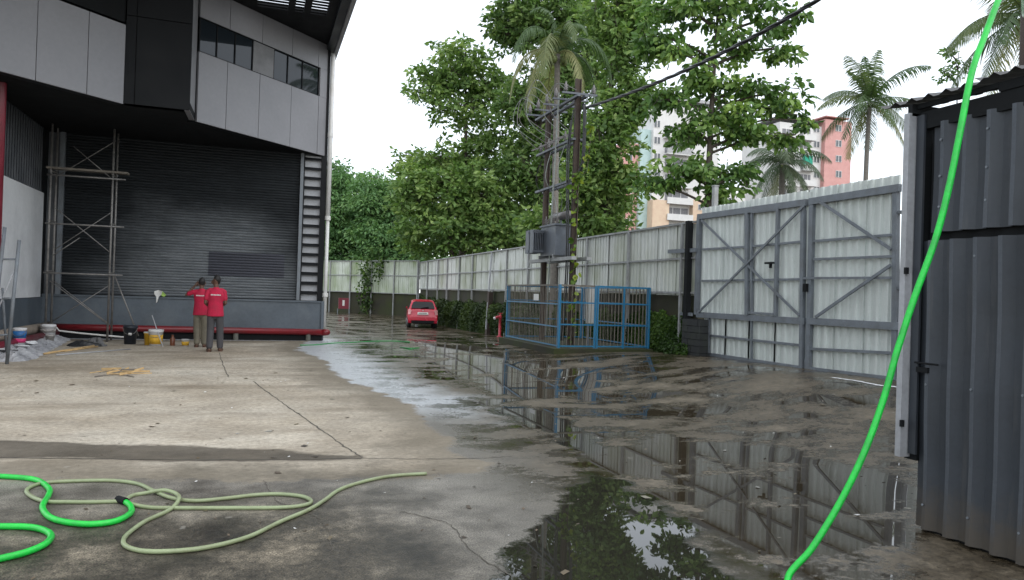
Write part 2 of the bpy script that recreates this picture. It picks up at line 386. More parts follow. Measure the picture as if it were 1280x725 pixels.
    c = mixc(nt, gut_f, c, ramp(nt, n_mid, [(.3, (.035, .028, .019)), (.7, (.085, .07, .05))]))
    pool = sstep(nt, -.05, .07, mth(nt, 'ADD', P, mth(nt, 'ADD', cen(n_mid, 1.0), cen(n_fine, .25))))
    yard = mth(nt, 'MULTIPLY', mth(nt, 'SUBTRACT', 1., left), mth(nt, 'SUBTRACT', 1., dry))
    nf = mth(nt, 'SUBTRACT', mth(nt, 'ADD', mth(nt, 'MULTIPLY', n_str, .8), mth(nt, 'MULTIPLY', n_fine, .2)), mth(nt, 'MULTIPLY', sstep(nt, -.4, .4, SH), .095))
    film = mth(nt, 'MULTIPLY', ramp(nt, nf, [(.455, 1.), (.51, 0.)]), yard)
    c = mixc(nt, mth(nt, 'MULTIPLY', film, .75), c, (.026, .020, .012))
    c = mixc(nt, pool, c, (.022, .021, .016))
    speck = ramp(nt, noise(nt, pos, 5.5, 2, .5), [(.735, 0.), (.75, 1.)])
    c = mixc(nt, mth(nt, 'MULTIPLY', speck, .35), c, (.33, .31, .27))
    nt.links.new(c, b.inputs['Base Color'])
    # roughness
    def mixf(f, a, bb):
        q = nn(nt, 'ShaderNodeMix', data_type='FLOAT')
        for sck, v in ((q.inputs[0], f), (q.inputs[2], a), (q.inputs[3], bb)):
            if hasattr(v, 'links'): nt.links.new(v, sck)
            else: sck.default_value = v
        return q.outputs[0]
    r_wet = ramp(nt, n_str, [(.40, .16), (.55, .34), (.75, .5)])
    r = mixf(left, r_wet, .42); r = mixf(sky_sheen, r, .30)
    r = mixf(dry, r, .86); r = mixf(damp, r, ramp(nt, n_mid, [(.35, .38), (.65, .62)]))
    r = mixf(mth(nt, 'MULTIPLY', gut_f, .5), r, .35)
    r = mixf(film, r, .014); r = mixf(pool, r, .012)
    nt.links.new(r, b.inputs['Roughness'])
    b.inputs['IOR'].default_value = 1.42
    bp = nn(nt, 'ShaderNodeBump'); bp.inputs['Distance'].default_value = .012
    nt.links.new(mixf(mth(nt, 'MAXIMUM', pool, film), .9, .0), bp.inputs['Strength'])
    hh = mth(nt, 'ADD', mth(nt, 'MULTIPLY', n_grain, .35), mth(nt, 'MULTIPLY', n_fine, .8))
    nt.links.new(hh, bp.inputs['Height']); nt.links.new(bp.outputs[0], b.inputs['Normal'])
    o = link('ground', me, m, None, True); tag(o, 'concrete yard, dry pale slab by the shutter and dark wet puddled paving', None, None, 'structure')
    return o
ground = make_ground()
def ribbon(name, pix, wid, dz=.004, mat=M_joint):
    pts = spline([gp(*p) for p in pix], 14); mb = MB(); L = []
    for i, p in enumerate(pts):
        t = (pts[min(i+1, len(pts)-1)]-pts[max(i-1, 0)]); nrm = Vector((t.y, -t.x, 0)).normalized()
        ww = wid*(.6+.8*random.random())/2; q = p+nrm*random.uniform(-.012, .012)
        for s in (-1, 1):
            e = q+nrm*s*ww; L.append((e.x, e.y, float(gz(e.x, e.y))+dz))
    mb.add(L, [(2*i, 2*i+1, 2*i+3, 2*i+2) for i in range(len(pts)-1)])
    o = mb.build(name, mat, ground); return o
ribbon('slab_joint', [(274, 441), (279, 457), (286, 472)], .014)
ribbon('slab_joint', [(317, 477), (355, 505), (395, 533), (430, 558), (453, 572)], .016)
ribbon('slab_joint', [(-100, 569), (0, 572), (150, 574), (300, 575), (452, 573)], .02)
for pix, wd in (([(150, 520), (185, 512), (230, 516), (262, 508)], .006), ([(500, 640), (560, 655), (590, 690), (640, 720)], .008), ([(640, 480), (720, 470), (800, 458), (880, 452)], .03), ([(330, 600), (345, 625), (400, 650), (415, 690)], .006)):
    ribbon('crack', pix, wd)
ribbon('lime_line', [(1040, 472), (1075, 477), (1100, 482), (1122, 484)], .10, .006, M_white)
ribbon('slab_joint', [(452, 573), (560, 574), (640, 571)], .012)

def groundpieces():
    """small bits lying about: leaves, chips, scraps"""
    V = []; Fc = []; A = []
    for k in range(900):
        if k < 560: x, y = random.uniform(-4, 8.5), random.uniform(3.6, 16)
        else: x, y = random.uniform(-3, 9.6), random.uniform(14, 34)
        s = random.uniform(.006, .02) if random.random() < .85 else random.uniform(.02, .045); a = random.uniform(0, 6.28); z = float(gz(x, y))+.003
        if y > 22 and x < 2: continue
        n = len(V); e = random.uniform(.4, 1.)
        for dx, dy, dz in ((-s, -s*e, 0), (s, -s*e*.6, .004), (s*.8, s*e, .008), (-s*.7, s*e*.8, .003)):
            V.append((x+dx*math.cos(a)-dy*math.sin(a), y+dx*math.sin(a)+dy*math.cos(a), z+dz)); 
        r = random.random(); A += [r]*4
        Fc.append((n, n+1, n+2, n+3))
    m = bpy.data.materials.new('litter'); m.use_nodes = True; nt = m.node_tree
    at = nn(nt, 'ShaderNodeAttribute', attribute_name='lv')
    nt.links.new(ramp(nt, at.outputs['Fac'], [(0, (.04, .03, .02)), (.55, (.10, .07, .04)), (.80, (.12, .10, .05)), (.95, (.7, .7, .68))]), nt.nodes['Principled BSDF'].inputs['Base Color'])
    o = link('ground_litter', np_mesh('ground_litter', V, Fc, m, {'lv': A}), None)
    tag(o, 'small leaves, chips and scraps scattered over the yard', 'litter', None, 'stuff')
groundpieces()

# ------------------------------------------------------------------ WAREHOUSE
YB, XL, ZB, ZT = 23.2, -5.42, 5.62, 8.95
def corr_mesh(name, L, z0, z1, pitch=.2, depth=.025, flat=.6, thick=0, mat=None):
    """trapezoid sheet along +x, ribs towards -y, vertical"""
    xs = []; x = 0
    while x < L-1e-4:
        xs += [(x, 0), (x+pitch*flat, 0), (x+pitch*(flat+.08), -depth), (x+pitch*.92, -depth)]; x += pitch
    xs = [(min(a, L), b) for a, b in xs]+[(L, 0)]
    V = [(a, b, z0) for a, b in xs]+[(a, b, z1) for a, b in xs]; n = len(xs)
    Fq = [(i, i+1, n+i+1, n+i) for i in range(n-1)]
    me = bpy.data.meshes.new(name); me.from_pydata(V, [], Fq); me.update()
    if mat: me.materials.append(mat)
    return me
wh = thing('warehouse', 'dark grey warehouse with jutting pale cladding panels and a wide roller shutter', 'warehouse', (0, 0, 0))
# back wall of the bay with plinth
MB().box((XL-.3, YB+.12, 0), (1.9, YB+.4, ZT)).build('back_wall', M_shut, wh)
pl = MB().box((XL, YB-.06, .05), (1.86, YB+.12, 1.22)).build('plinth', M_plinth, wh)
MB().box((XL, YB-.10, 1.223), (1.88, YB+.12, 1.27)).build('sill', M_plinth, pl)
# roller shutter: curved slats as one curtain
x0, x1 = atY(78, 300, YB).x, 1.14
mb = MB(); z = 1.29; k = 0
prof = []
while z < 5.75:
    for dz, d in ((0, .0), (.012, -.018), (.04, -.028), (.066, -.018), (.076, 0)): prof.append((z+dz, YB+.06+d))
    z += .078
V = [(x0, y, zz) for zz, y in prof]+[(x1, y, zz) for zz, y in prof]; n = len(prof)
mb.add(V, [(i, i+n, i+n+1, i+1) for i in range(n-1)])
sh = mb.build('roller_shutter', M_repaint_shade, wh); 
pa, pb = atY(261, 314, YB), atY(355, 346, YB)
mb = MB(); zz = 1.29+.078*8; prof2 = []
while zz < 2.58:
    for dz, d in ((0, .0), (.012, -.022), (.04, -.033), (.066, -.022), (.076, 0)): prof2.append((zz+dz, YB+.055+d))
    zz += .078
V = [(pa.x, y, q) for q, y in prof2]+[(pb.x, y, q) for q, y in prof2]; n = len(prof2)
mb.add(V, [(i, i+n, i+n+1, i+1) for i in range(n-1)]); o = mb.build('unpainted_patch', M_patch, sh); o['label'] = 'darker unpainted rectangle on the shutter'
MB().box((x1, YB-.07, 1.275), (x1+.09, YB+.11, 5.75)).build('shutter_guide', M_steel, wh)
MB().box((x0-.12, YB-.07, 1.275), (x0, YB+.11, 5.75)).build('shutter_guide', M_steel, wh)
# louvre column
lx0, lx1 = 1.26, 1.74
lv = MB().box((lx0-.02, YB+.06, 1.28), (lx1+.02, YB+.115, 5.6)).build('louvre_back', M_trim, wh)
for xx in (lx0-.025, lx1): MB().box((xx, YB-.06, 1.275), (xx+.03, YB+.055, 5.6)).build('louvre_jamb', M_panel_dark, lv)
slat = MB().add([(lx0+.01, YB-.05, 0), (lx1-.01, YB-.05, 0), (lx1-.01, YB+.05, .06), (lx0+.01, YB+.05, .06), (lx0+.01, YB-.05, -.035), (lx1-.01, YB-.05, -.035)], [(0, 1, 2, 3), (4, 5, 1, 0), (4, 3, 2, 5), (0, 3, 4), (1, 5, 2)]).mesh('slat'); slat.materials.append(M_panel_dark)
for k in range(15): inst('slat', slat, lv, (0, 0, 1.5+k*.285))
# corner pier + downpipe
MB().box((1.77, YB-.05, 1.275), (1.9, YB+.11, ZT)).build('corner_pier', M_panel_dark, wh)
MB().box((1.865, YB-.12, .05), (1.95, YB+.35, 1.27)).build('corner_plinth', M_plinth, wh)
mb = MB(); mb.tube([(1.97, YB-.06, .5), (1.97, YB-.06, 3.7)], .055, 10); mb.tube([(1.97, YB-.06, 3.7), (1.97, YB-.06, 8.7)], .07, 10)
dp = mb.build('downpipe', M_pvc, wh, True)
for zz in (1.4, 3.7, 6.2): MB().lathe((1.97, YB-.06, zz), [(.06, 0), (.085, 0), (.085, .12), (.06, .12)], 12).build('pipe_collar', M_pvc, dp)
# side wall of the bay (runs towards the viewer)
ys0 = 13.0
MB().box((XL-.3, ys0, 0), (XL, YB+.1, 1.19)).build('side_wall_base', M_plinth, wh)
MB().box((XL-.3, ys0, 1.19), (XL+.03, YB-.35, 3.94)).build('side_wall_white', M_white, wh)
MB().box((XL-.3, YB-.35, 1.19), (XL-.002, YB+.1, ZT)).build('corner_column', M_panel_dark, wh)
MB().box((XL-.3, ys0, 3.94), (XL-.06, YB-.352, ZT)).build('side_wall_upper', M_dsheet, wh)
sm_ = corr_mesh('side_sheet', 1.0, 3.95, 8.9, .2, .035, mat=M_dsheet)
for k in range(9): inst('side_sheet', sm_, wh, (XL-.05, YB-.4-k*1.0-1.0, 0), (0, 0, R(90)))
# upper volumes : 45 degree facades
DQ = Vector((1, 1, 0)).normalized(); DN = Vector((1, -1, 0)).normalized()
def facade_panels(A, B, cuts, z0, z1, mat, gap=.018, th=.05, parent=wh, name='cladding_panel'):
    A = Vector(A); B = Vector(B); L = (B-A).length; t = (B-A)/L; nrm = Vector((t.y, -t.x, 0))
    for i in range(len(cuts)-1):
        s0 = cuts[i]*L+gap/2; s1 = cuts[i+1]*L-gap/2
        p = A+t*s0; q = A+t*s1; off = random.uniform(0, .006)
        f0 = nrm*(th+off)
        vs = [p, q, q+f0, p+f0]
        MB().add([(*v[:2], z0) for v in vs]+[(*v[:2], z1) for v in vs], [(0, 3, 2, 1), (4, 5, 6, 7), (0, 1, 5, 4), (1, 2, 6, 5), (2, 3, 7, 6), (3, 0, 4, 7)]).build(name, mat, parent)
RA, RB = Vector((-1.55, 19.85, 0)), Vector((1.80, 23.20, 0))
LA, LB = Vector((-5.42, 16.25, 0)), Vector((-2.95, 18.72, 0))
def diag_s(px, py):                   # position along the right volume at a pixel
    d = ray(px, py); t = ((RA-Vector((0, 0, 0))).dot(DN))/(d.x*DN.x+d.y*DN.y); p = O+d*t
    return (Vector((p.x, p.y, 0))-RA).dot(DQ)/(RB-RA).length, p.z
cutL = [0.004]+[diag_s(x, 130)[0] for x in (281, 322, 362, 396.5)]+[.996]
# solid core behind panels
def core(A, B, z0, z1, mat, name, parent=wh, thick=.25):
    t = (B-A).normalized(); nrm = Vector((t.y, -t.x, 0)); vs = [A-nrm*thick, B-nrm*thick, B, A]
    return MB().add([(*v[:2], z0) for v in vs]+[(*v[:2], z1) for v in vs], [(0, 1, 2, 3), (4, 7, 6, 5), (0, 4, 5, 1), (1, 5, 6, 2), (2, 6, 7, 3), (3, 7, 4, 0)]).build(name, mat, parent)
zw0, zw1 = 7.33, 8.18
core(RA, RB, ZB+.01, zw0-.02, M_panel_dark, 'spandrel_core'); core(RA, RB, zw1+.02, ZT, M_panel_dark, 'head_core')
facade_panels(RA, RB, cutL, ZB, zw0, M_panel)
facade_panels(RA, RB, [0.004]+[diag_s(x, 60)[0] for x in (285, 326, 364, 397)]+[.996], zw1, ZT-.01, M_panel)
facade_panels(RA, RB, [cutL[-2]+.006, .996], zw0+.005, zw1-.005, M_panel)
# ribbon window: panes, one opaque panel, mullions
wL = (RB-RA).length; wn = DN
def onface(s, z, off): p = RA+DQ*(s*wL)+wn*off; return Vector((p.x, p.y, z))
win = MB().bar(onface(0, zw0+.012, .02), onface(cutL[-2], zw0+.012, .02), .06, .02).build('window_sill', M_panel_dark, wh)
MB().bar(onface(0, zw1-.012, .02), onface(cutL[-2], zw1-.012, .02), .06, .02).build('window_head', M_panel_dark, win)
ws = [0.012, diag_s(270.5, 60)[0], diag_s(293.5, 60)[0], diag_s(315, 75)[0], diag_s(341.5, 80)[0], diag_s(359, 90)[0], diag_s(377.5, 95)[0], cutL[-2]]
for i in range(7):
    mat = M_panel_dark if i == 3 else M_glass
    a, b = ws[i]+.003, ws[i+1]-.003
    off = .0 if i != 3 else .03
    vs = [onface(a, zw0+.02, off), onface(b, zw0+.02, off), onface(b, zw1-.02, off), onface(a, zw1-.02, off)]
    bk = [v-wn*.02 for v in vs]
    MB().add(vs+bk, [(0, 1, 2, 3), (4, 7, 6, 5), (0, 4, 5, 1), (1, 5, 6, 2), (2, 6, 7, 3), (3, 7, 4, 0)]).build('pane' if i != 3 else 'infill_panel', pm('infill_grey', (.16, .16, .165), .5) if i == 3 else mat, win)
    MB().bar(onface(ws[i], zw0+.02, .01), onface(ws[i], zw1-.02, .01), .025, .03, (1, 1, 0)).build('mullion', M_panel_dark, win)
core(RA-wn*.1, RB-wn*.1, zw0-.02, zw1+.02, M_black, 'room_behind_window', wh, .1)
# dark bay between the two pale volumes, and the left pale volume
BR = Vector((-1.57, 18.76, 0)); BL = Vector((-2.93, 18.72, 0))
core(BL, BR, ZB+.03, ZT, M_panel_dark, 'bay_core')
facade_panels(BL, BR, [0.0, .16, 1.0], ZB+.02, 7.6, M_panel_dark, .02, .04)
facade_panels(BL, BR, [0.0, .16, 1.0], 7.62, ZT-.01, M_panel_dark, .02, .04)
core(BR+Vector((0, .0, 0)), Vector((-1.55, 19.86, 0)), ZB+.02, ZT, M_panel, 'bay_return', wh, .12)
core(LA, LB, ZB+.01, 7.4, M_panel_dark, 'left_core'); core(LA, LB, 7.45, ZT, M_black, 'left_head')
lc = lambda px, py: ((lambda p: (Vector((p.x, p.y, 0))-LA).dot(DQ)/(LB-LA).length)(onz(px, py, ZB)))
facade_panels(LA, LB, [0.0, max(.05, lc(-30, 82)), lc(41, 101), lc(105, 118), .995], ZB, 7.38, M_panel)
# soffit of the overhang
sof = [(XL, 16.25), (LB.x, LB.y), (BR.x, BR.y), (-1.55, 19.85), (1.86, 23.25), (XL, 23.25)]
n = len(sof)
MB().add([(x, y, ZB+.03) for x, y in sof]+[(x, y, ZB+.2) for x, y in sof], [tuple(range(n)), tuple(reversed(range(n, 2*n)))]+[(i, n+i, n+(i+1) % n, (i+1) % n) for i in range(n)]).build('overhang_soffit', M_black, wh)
# roof: slab in strips with a slotted lit band, eave fascia
rf = MB().box((XL-1, 20.75, ZT), (2.0, YB+.45, ZT+.12)).build('roof', M_panel_dark, wh)
MB().box((XL-1, 12.0, ZT), (-.2, 20.75, ZT+.12)).build('roof_deck', M_panel_dark, rf)
MB().box((1.55, 12.0, ZT), (2.0, 20.75, ZT+.12)).build('eave_deck', M_panel_dark, rf)
rs = MB().box((-.2, 0, ZT+.03), (1.55, .125, ZT+.045)).mesh('roof_slat'); rs.materials.append(M_panel_dark)
for k in range(46):
    yy = 20.6-k*.2
    inst('roof_slat', rs, rf, (0, yy, 0))
for xx in (.56, .95): MB().box((xx, 12.0, ZT-.16), (xx+.16, 20.75, ZT+.015)).build('purlin', M_panel_dark, rf)
fa = MB().box((1.78, 12.0, ZT-.16), (2.0, YB+.5, ZT-.003)).build('eave_soffit', M_dsheet, rf)
MB().box((2.003, 11.9, ZT-.25), (2.10, YB+.55, ZT+.25)).build('fascia', M_trim, rf)
# ------------------------------------------------------------------ pipes along the bay
rp = thing('fire_pipe', 'red fire pipe running low along the shutter plinth, capped at the corner', 'pipe', (0, YB-.32, .1))
pts = [(-5.0, 0, .3), (1.95, 0, .25)]
mb = MB().tube([(-5.05, 0, .30), (-4, 0, .295), (1.95, 0, .255)], .09, 14); mb.build('pipe', M_red, rp, True)
MB().tube([(1.90, 0, .255), (2.02, 0, .255), (2.09, 0, .255), (2.13, 0, .255)], [.098, .098, .08, .02], 14).build('end_cap', M_red, rp, True)
for xx in (-3.2, -.5, 1.5):
    MB().lathe((xx, 0, -.05), [(.07, 0), (.07, .24)], 10).build('support', M_conc, rp)
MB().box((XL+.02, .06, -.1), (1.9, .3, .30)).build('base_kerb', M_black, rp)
lp = thing('wall_pipe', 'dusty beige pipe along the foot of the white side wall', 'pipe', (XL+.3, YB-.4, .1))
MB().tube([(0, -.1, .33), (0, -3, .33), (0, -9, .33)], .12, 12).build('pipe', M_beige, lp, True)
MB().tube([(.22, -.4, .17), (.22, -9, .17)], .09, 10).build('lower_pipe', M_maroon, lp, True)
for yy in (-.6, -3.5, -6.5): MB().box((-.2, yy-.06, -.1), (.3, yy+.06, .22)).build('support', M_conc, lp)
mp = thing('riser_pipe', 'maroon riser pipe with an elbow at the top beside the white wall', 'pipe', (0, 0, 0))
pt = atX(4, 40, XL+.35)
vy, vz = pt.y, pt.z
ty = pt.y
mb = MB().tube([(XL+.35, ty, .05), (XL+.35, ty, vz-.35)]+[(XL+.35-.3*(1-math.cos(a)), ty, vz-.35+.3*math.sin(a)) for a in np.linspace(.2, 1.57, 6)]+[(XL-.1, ty, vz-.05)], .10, 12)
mb.build('pipe', M_maroon, mp, True)
MB().box((XL, ty-.05, 3.2), (XL+.36, ty+.05, 3.3)).build('bracket', M_steel, mp)

# ------------------------------------------------------------------ SIDE FENCE (x = XF) on a mossy wall
XF = 10.45
fs = thing('boundary_fence', 'long pale sheet fence on a mossy wall, running from the gate to the far corner', 'fence', (XF, 16.3, 0))
FY0, FY1 = 16.3, 49.9
wl = MB().box((.02, 0, -.6), (.32, FY1-FY0, 1.82)).build('wall', M_mosswall, fs)
shm = corr_mesh('sheet', 1.02, 1.78, 3.6, .2, .022, mat=M_sheet)
ny = int((FY1-FY0)/1.0)
for k in range(ny+1):
    # local +x of sheet runs along -Y so that ribs face the yard
    inst('sheet', shm, fs, (-.03+random.uniform(-.006, .006), min(k*1.0+1.0, FY1-FY0), random.uniform(-.012, .012)), (0, random.uniform(-.002, .002), R(-90)))
posts_px = (524.5, 535.5, 548.6, 560.3, 575.5, 592, 635, 662, 697, 736, 788, 855)
pY = [float(atX(x, 365, XF).y)-FY0 for x in posts_px]
for y in pY:
    y = min(y, FY1-FY0-.05)
    g = float(gz(XF, y+FY0)); MB().bar((-.10, y, g-.05), (-.10, y, 3.62), .07, .07, (1, 0, 0)).build('post', M_post, fs)
MB().bar((-.075, 0, 3.62), (-.075, FY1-FY0, 3.62), .09, .05).build('top_rail', M_post, fs)
MB().bar((-.085, 0, 2.72), (-.085, FY1-FY0, 2.72), .05, .05).build('rail', M_post, fs)
MB().bar((-.085, 0, 1.84), (-.085, FY1-FY0, 1.84), .05, .05).build('rail', M_post, fs)
a, b = atX(607.5, 409, XF-.35), atX(614, 340, XF-.12)
mb = MB().bar((a.x-XF, a.y-FY0, a.z-.1), (b.x-XF, b.y-FY0, 3.6), .07, .06, (1, 0, 0)); mb.build('leaning_post', M_trim, fs)
a, b = atX(611, 372, XF-.25), atX(617, 362, XF-.1)
MB().bar((a.x-XF, a.y-FY0, a.z), (b.x-XF, b.y-FY0, b.z), .05, .05, (1, 0, 0)).build('prop', M_post, fs)
MB().bar((-.2, 33.4-FY0, float(gz(XF, 33.4))-.05), (-.2, 33.2-FY0, 1.75), .3, .2, (1, 0, 0)).build('timber_stump', M_pole, fs)

# ------------------------------------------------------------------ FAR FENCE
FA, FB = Vector((10.4, 49.9, 0)), Vector((4.3, 59.2, 0))
FB = FA+(FB-FA)*1.9
fd = (FB-FA); fl = fd.length; rz = math.atan2(fd.y, fd.x)
ff = thing('far_fence', 'algae-stained sheet fence on a low block wall closing the far end of the yard', 'fence', FA, rz)
# local x along fence, local -y ... sheet ribs must face the camera (local +y side here)
MB().box((0, -.3, -.5), (fl, -.02, 1.55)).build('wall', M_mosswall, ff)
z0f, z1f = 1.45, 3.72
fsm = corr_mesh('sheet', 1.02, z0f, z1f, .2, .022, mat=M_sheetfar)
for k in range(int(fl)): inst('sheet', fsm, ff, (k+1.01, .02+random.uniform(-.006, .006), random.uniform(-.01, .01)), (0, 0, R(180)))
for k in range(int(fl/2.3)+1):
    x = .1+k*2.3
    if x < fl: MB().bar((x, .09, -.4), (x, .09, 3.72), .07, .07, (1, 0, 0)).build('post', M_post, ff)
for zz, ww in ((3.73, .08), (2.7, .05), (1.48, .05)): MB().bar((0, .075, zz), (fl, .075, zz), ww, .05).build('rail', M_post, ff)
fy = thing('fire_box', 'small red fire box standing against the far fence wall', 'box', gp(430, 392))
MB().box((-.4, -.15, .35), (.3, .15, 1.1)).build('cabinet', M_maroon, fy); 
MB().box((-.15, -.16, .55), (.0, -.151, .95)).build('white_mark', M_pvc, fy)
for s in (-.45, .35): MB().box((s-.03, -.03, -.05), (s+.03, .03, .35)).build('leg', M_steel, fy)

# ------------------------------------------------------------------ GATE
def gg(u, v):                          # pixel in the gate crop -> point of the gate plane
    p = atX(840+u/2.416, 200+v/2.416, XF-.06); return p
GX = XF-.06
gate = thing('yard_gate', 'tall double-leaf gate of pale corrugated sheet in a grey steel frame with a wicket door', 'gate', (XF, 12.35, .35))
def gbar(parent, u0, v0, u1, v1, w=.07, d=.06, name='frame_bar', dx=0., mat=M_steel):
    a, b = gg(u0, v0), gg(u1, v1)
    a.x = b.x = GX+dx+random.uniform(-.009, .009)
    MB().bar(a-gate.location, b-gate.location, w, d, (1, 0, 0)).build(name, mat, parent)
def gsheet(parent, y0, y1, z0, z1, name):
    me = corr_mesh(name, y1-y0+.05, z0, z1, .21, .04, mat=M_gsheet)
    inst(name, me, parent, (random.uniform(0, .012), y1-12.35+.02, -.35), (0, 0, R(-90)))
yl, yc, yr = 16.2, 12.36, 10.12
lf = MB().bar(Vector((GX, 16.22, 1.3))-gate.location, Vector((GX, 16.22, 3.72))-gate.location, .11, .1, (1, 0, 0)).build('left_leaf', M_steel, gate)
nsh = 4
for i in range(4): gsheet(lf, 12.44+i*.94, 12.44+(i+1)*.94, 1.32, 3.94+.01*(i % 2), 'corrugated_sheet')
for i in range(4): gsheet(lf, 12.44+i*.88, 12.44+(i+1)*.88, .18, 1.36, 'skirt_sheet')
gbar(lf, 80, 172, 408, 128, .13, .08)                       # top
gbar(lf, 76, 467, 402, 487, .13, .08)                       # main bottom beam
gbar(lf, 90, 270, 222, 262, .045, .04); gbar(lf, 240, 261, 400, 246, .045, .04); gbar(lf, 90, 365, 395, 360, .045, .04)
gbar(lf, 93, 182, 390, 470, .05, .03, 'diagonal_brace', -.05); gbar(lf, 86, 460, 404, 140, .05, .03, 'diagonal_brace', -.055)
wk = MB().bar(gg(229, 160)-gate.location+Vector((-.02, 0, 0)), gg(229, 470)-gate.location+Vector((-.02, 0, 0)), .1, .07, (1, 0, 0)).build('wicket_door', M_steel, lf)
gbar(wk, 243, 162, 243, 462, .05, .05, 'stile', -.02); gbar(wk, 323, 144, 316, 472, .07, .07, 'stile', -.02)
gbar(wk, 243, 158, 318, 150, .05, .05, 'rail', -.02); gbar(wk, 232, 461, 310, 466, .05, .05, 'rail', -.02)
a = gg(306, 310)-gate.location; MB().box((a.x-.12, a.y-.09, a.z-.03), (a.x-.03, a.y+.14, a.z+.01)).box((a.x-.1, a.y-.03, a.z-.12), (a.x-.05, a.y+.01, a.z)).build('latch', M_black, wk)
gbar(lf, 112, 475, 110, 592, .06, .05); gbar(lf, 241, 482, 241, 600, .045, .04); gbar(lf, 115, 530, 392, 560, .05, .045); gbar(lf, 108, 586, 396, 629, .08, .06)
gbar(lf, 398, 130, 392, 632, .09, .08, 'meeting_stile')
MB().box((-.015, -.03, -.1), (.005, .14, 3.55)).build('cover_strip', M_gsheet, lf)
rl = MB().bar(gg(424, 125)-gate.location, gg(412, 640)-gate.location, .11, .08, (1, 0, 0)).build('right_leaf', M_steel, gate)
for i in range(3): gsheet(rl, 10.14+i*.735, 10.14+(i+1)*.735, 1.32, 3.93+.01*i, 'corrugated_sheet')
for i in range(3): gsheet(rl, 10.14+i*.735, 10.14+(i+1)*.735, .22, 1.36, 'skirt_sheet')
gbar(rl, 418, 126, 690, 84, .13, .08); gbar(rl, 414, 486, 692, 503, .13, .08)
gbar(rl, 430, 245, 668, 226, .045, .04); gbar(rl, 430, 300, 668, 291, .045, .04); gbar(rl, 402, 357, 668, 356, .045, .04, 'slide_bolt', -.03)
gbar(rl, 450, 125, 668, 270, .055, .03, 'diagonal_brace', -.05); gbar(rl, 440, 475, 668, 318, .055, .03, 'diagonal_brace', -.05)
gbar(rl, 418, 570, 668, 583, .05, .045); gbar(rl, 410, 630, 668, 662, .08, .06)
gbar(rl, 676, 85, 672, 665, .1, .08, 'stile')
a = gg(412, 380)-gate.location; MB().box((a.x-.1, a.y-.05, a.z-.12), (a.x-.04, a.y+.05, a.z+.04)).build('lock_box', M_black, rl)
MB().bar(gg(403, 600)-gate.location, gg(403, 646)-gate.location, .03, .03, (1, 0, 0)).build('drop_bolt', M_steel, rl)
gpz = thing('gate_post', 'grey steel gate post carrying the right leaf beside the shed', 'post', (XF-.02, 9.9, .35))
MB().bar((0, 0, -.2), (0, 0, 3.45), .12, .12, (1, 0, 0)).build('shaft', M_steel, gpz)
for zz in (.3, 1.6, 2.9): MB().box((-.05, .05, zz), (.05, .2, zz+.05)).build('hinge', M_steel, gpz)
cap = inst('end_sheet', corr_mesh('end_sheet', .6, 0, 3.6, .21, .03, mat=M_gsheet), gpz, (.02, -.1, 0), (0, 0, R(-90)))
# beyond the post the fence runs on behind the shed
f2 = thing('shed_side_fence', 'short run of pale sheet fence behind the dark shed', 'fence', (XF, 0, 0))
for k in range(14): inst('sheet', shm, f2, (.1, 9.2-k, 0), (0, 0, R(-90)))
MB().box((.12, -4.6, -.3), (.3, 9.2, 1.82)).build('wall', M_mosswall, f2)
bp_ = thing('black_pillar', 'black grimy timber pillar between the fence end and the gate', 'pillar', (XF-.16, 16.52, .3))
MB().bar((0, 0, -.2), (0, 0, 3.35), .14, .14, (1, 0, 0)).build('shaft', M_black, bp_)
MB().bar((.02, -.3, 2.6), (.02, 1.0, 2.62), .1, .06, (1, 0, 0)).build('bracket', M_steel, bp_)
MB().bar((.02, -.2, 1.0), (.02, .3, 1.0), .08, .06, (1, 0, 0)).build('bracket', M_steel, bp_)
# low black block wall in front of the gate hinge
lw = thing('low_wall', 'low black-painted block wall at the foot of the gate', 'wall', (0, 0, 0))
a, b = gp(851, 447), gp(884, 452)
a = atX(851, 447, XF-.45); b = atX(874, 451, XF-.45)
y0, y1 = b.y, a.y
zg = .22
bw = (y1-y0)/3; bh = .16
M_bb = pm('black_painted_block', (.020, .022, .023), .65, 0, .3, 4, (.04, .05, .03), .4, 3, bump=.4, bscale=30)
ym = (y0+y1)/2
MB().box((XF-.43, y0+.02, zg-.2), (XF-.22, y1-.02, zg+.98)).build('core', M_black, lw)
brick = MB().box((0, 0, 0), (.23, bw-.012, bh-.012)).mesh('brick'); brick.materials.append(M_bb)
for r in range(6):
    offs = 0 if r % 2 == 0 else bw/2
    for c in range(4):
        yy = y0+c*bw-offs
        s0 = max(yy, y0); s1 = min(yy+bw, y1)
        if s1-s0 < .05: continue
        inst('brick', brick, lw, (XF-.45+random.uniform(-.006, .006), s0, zg+.02+r*bh), scale=(1, (s1-s0-.012)/(bw-.012), 1))

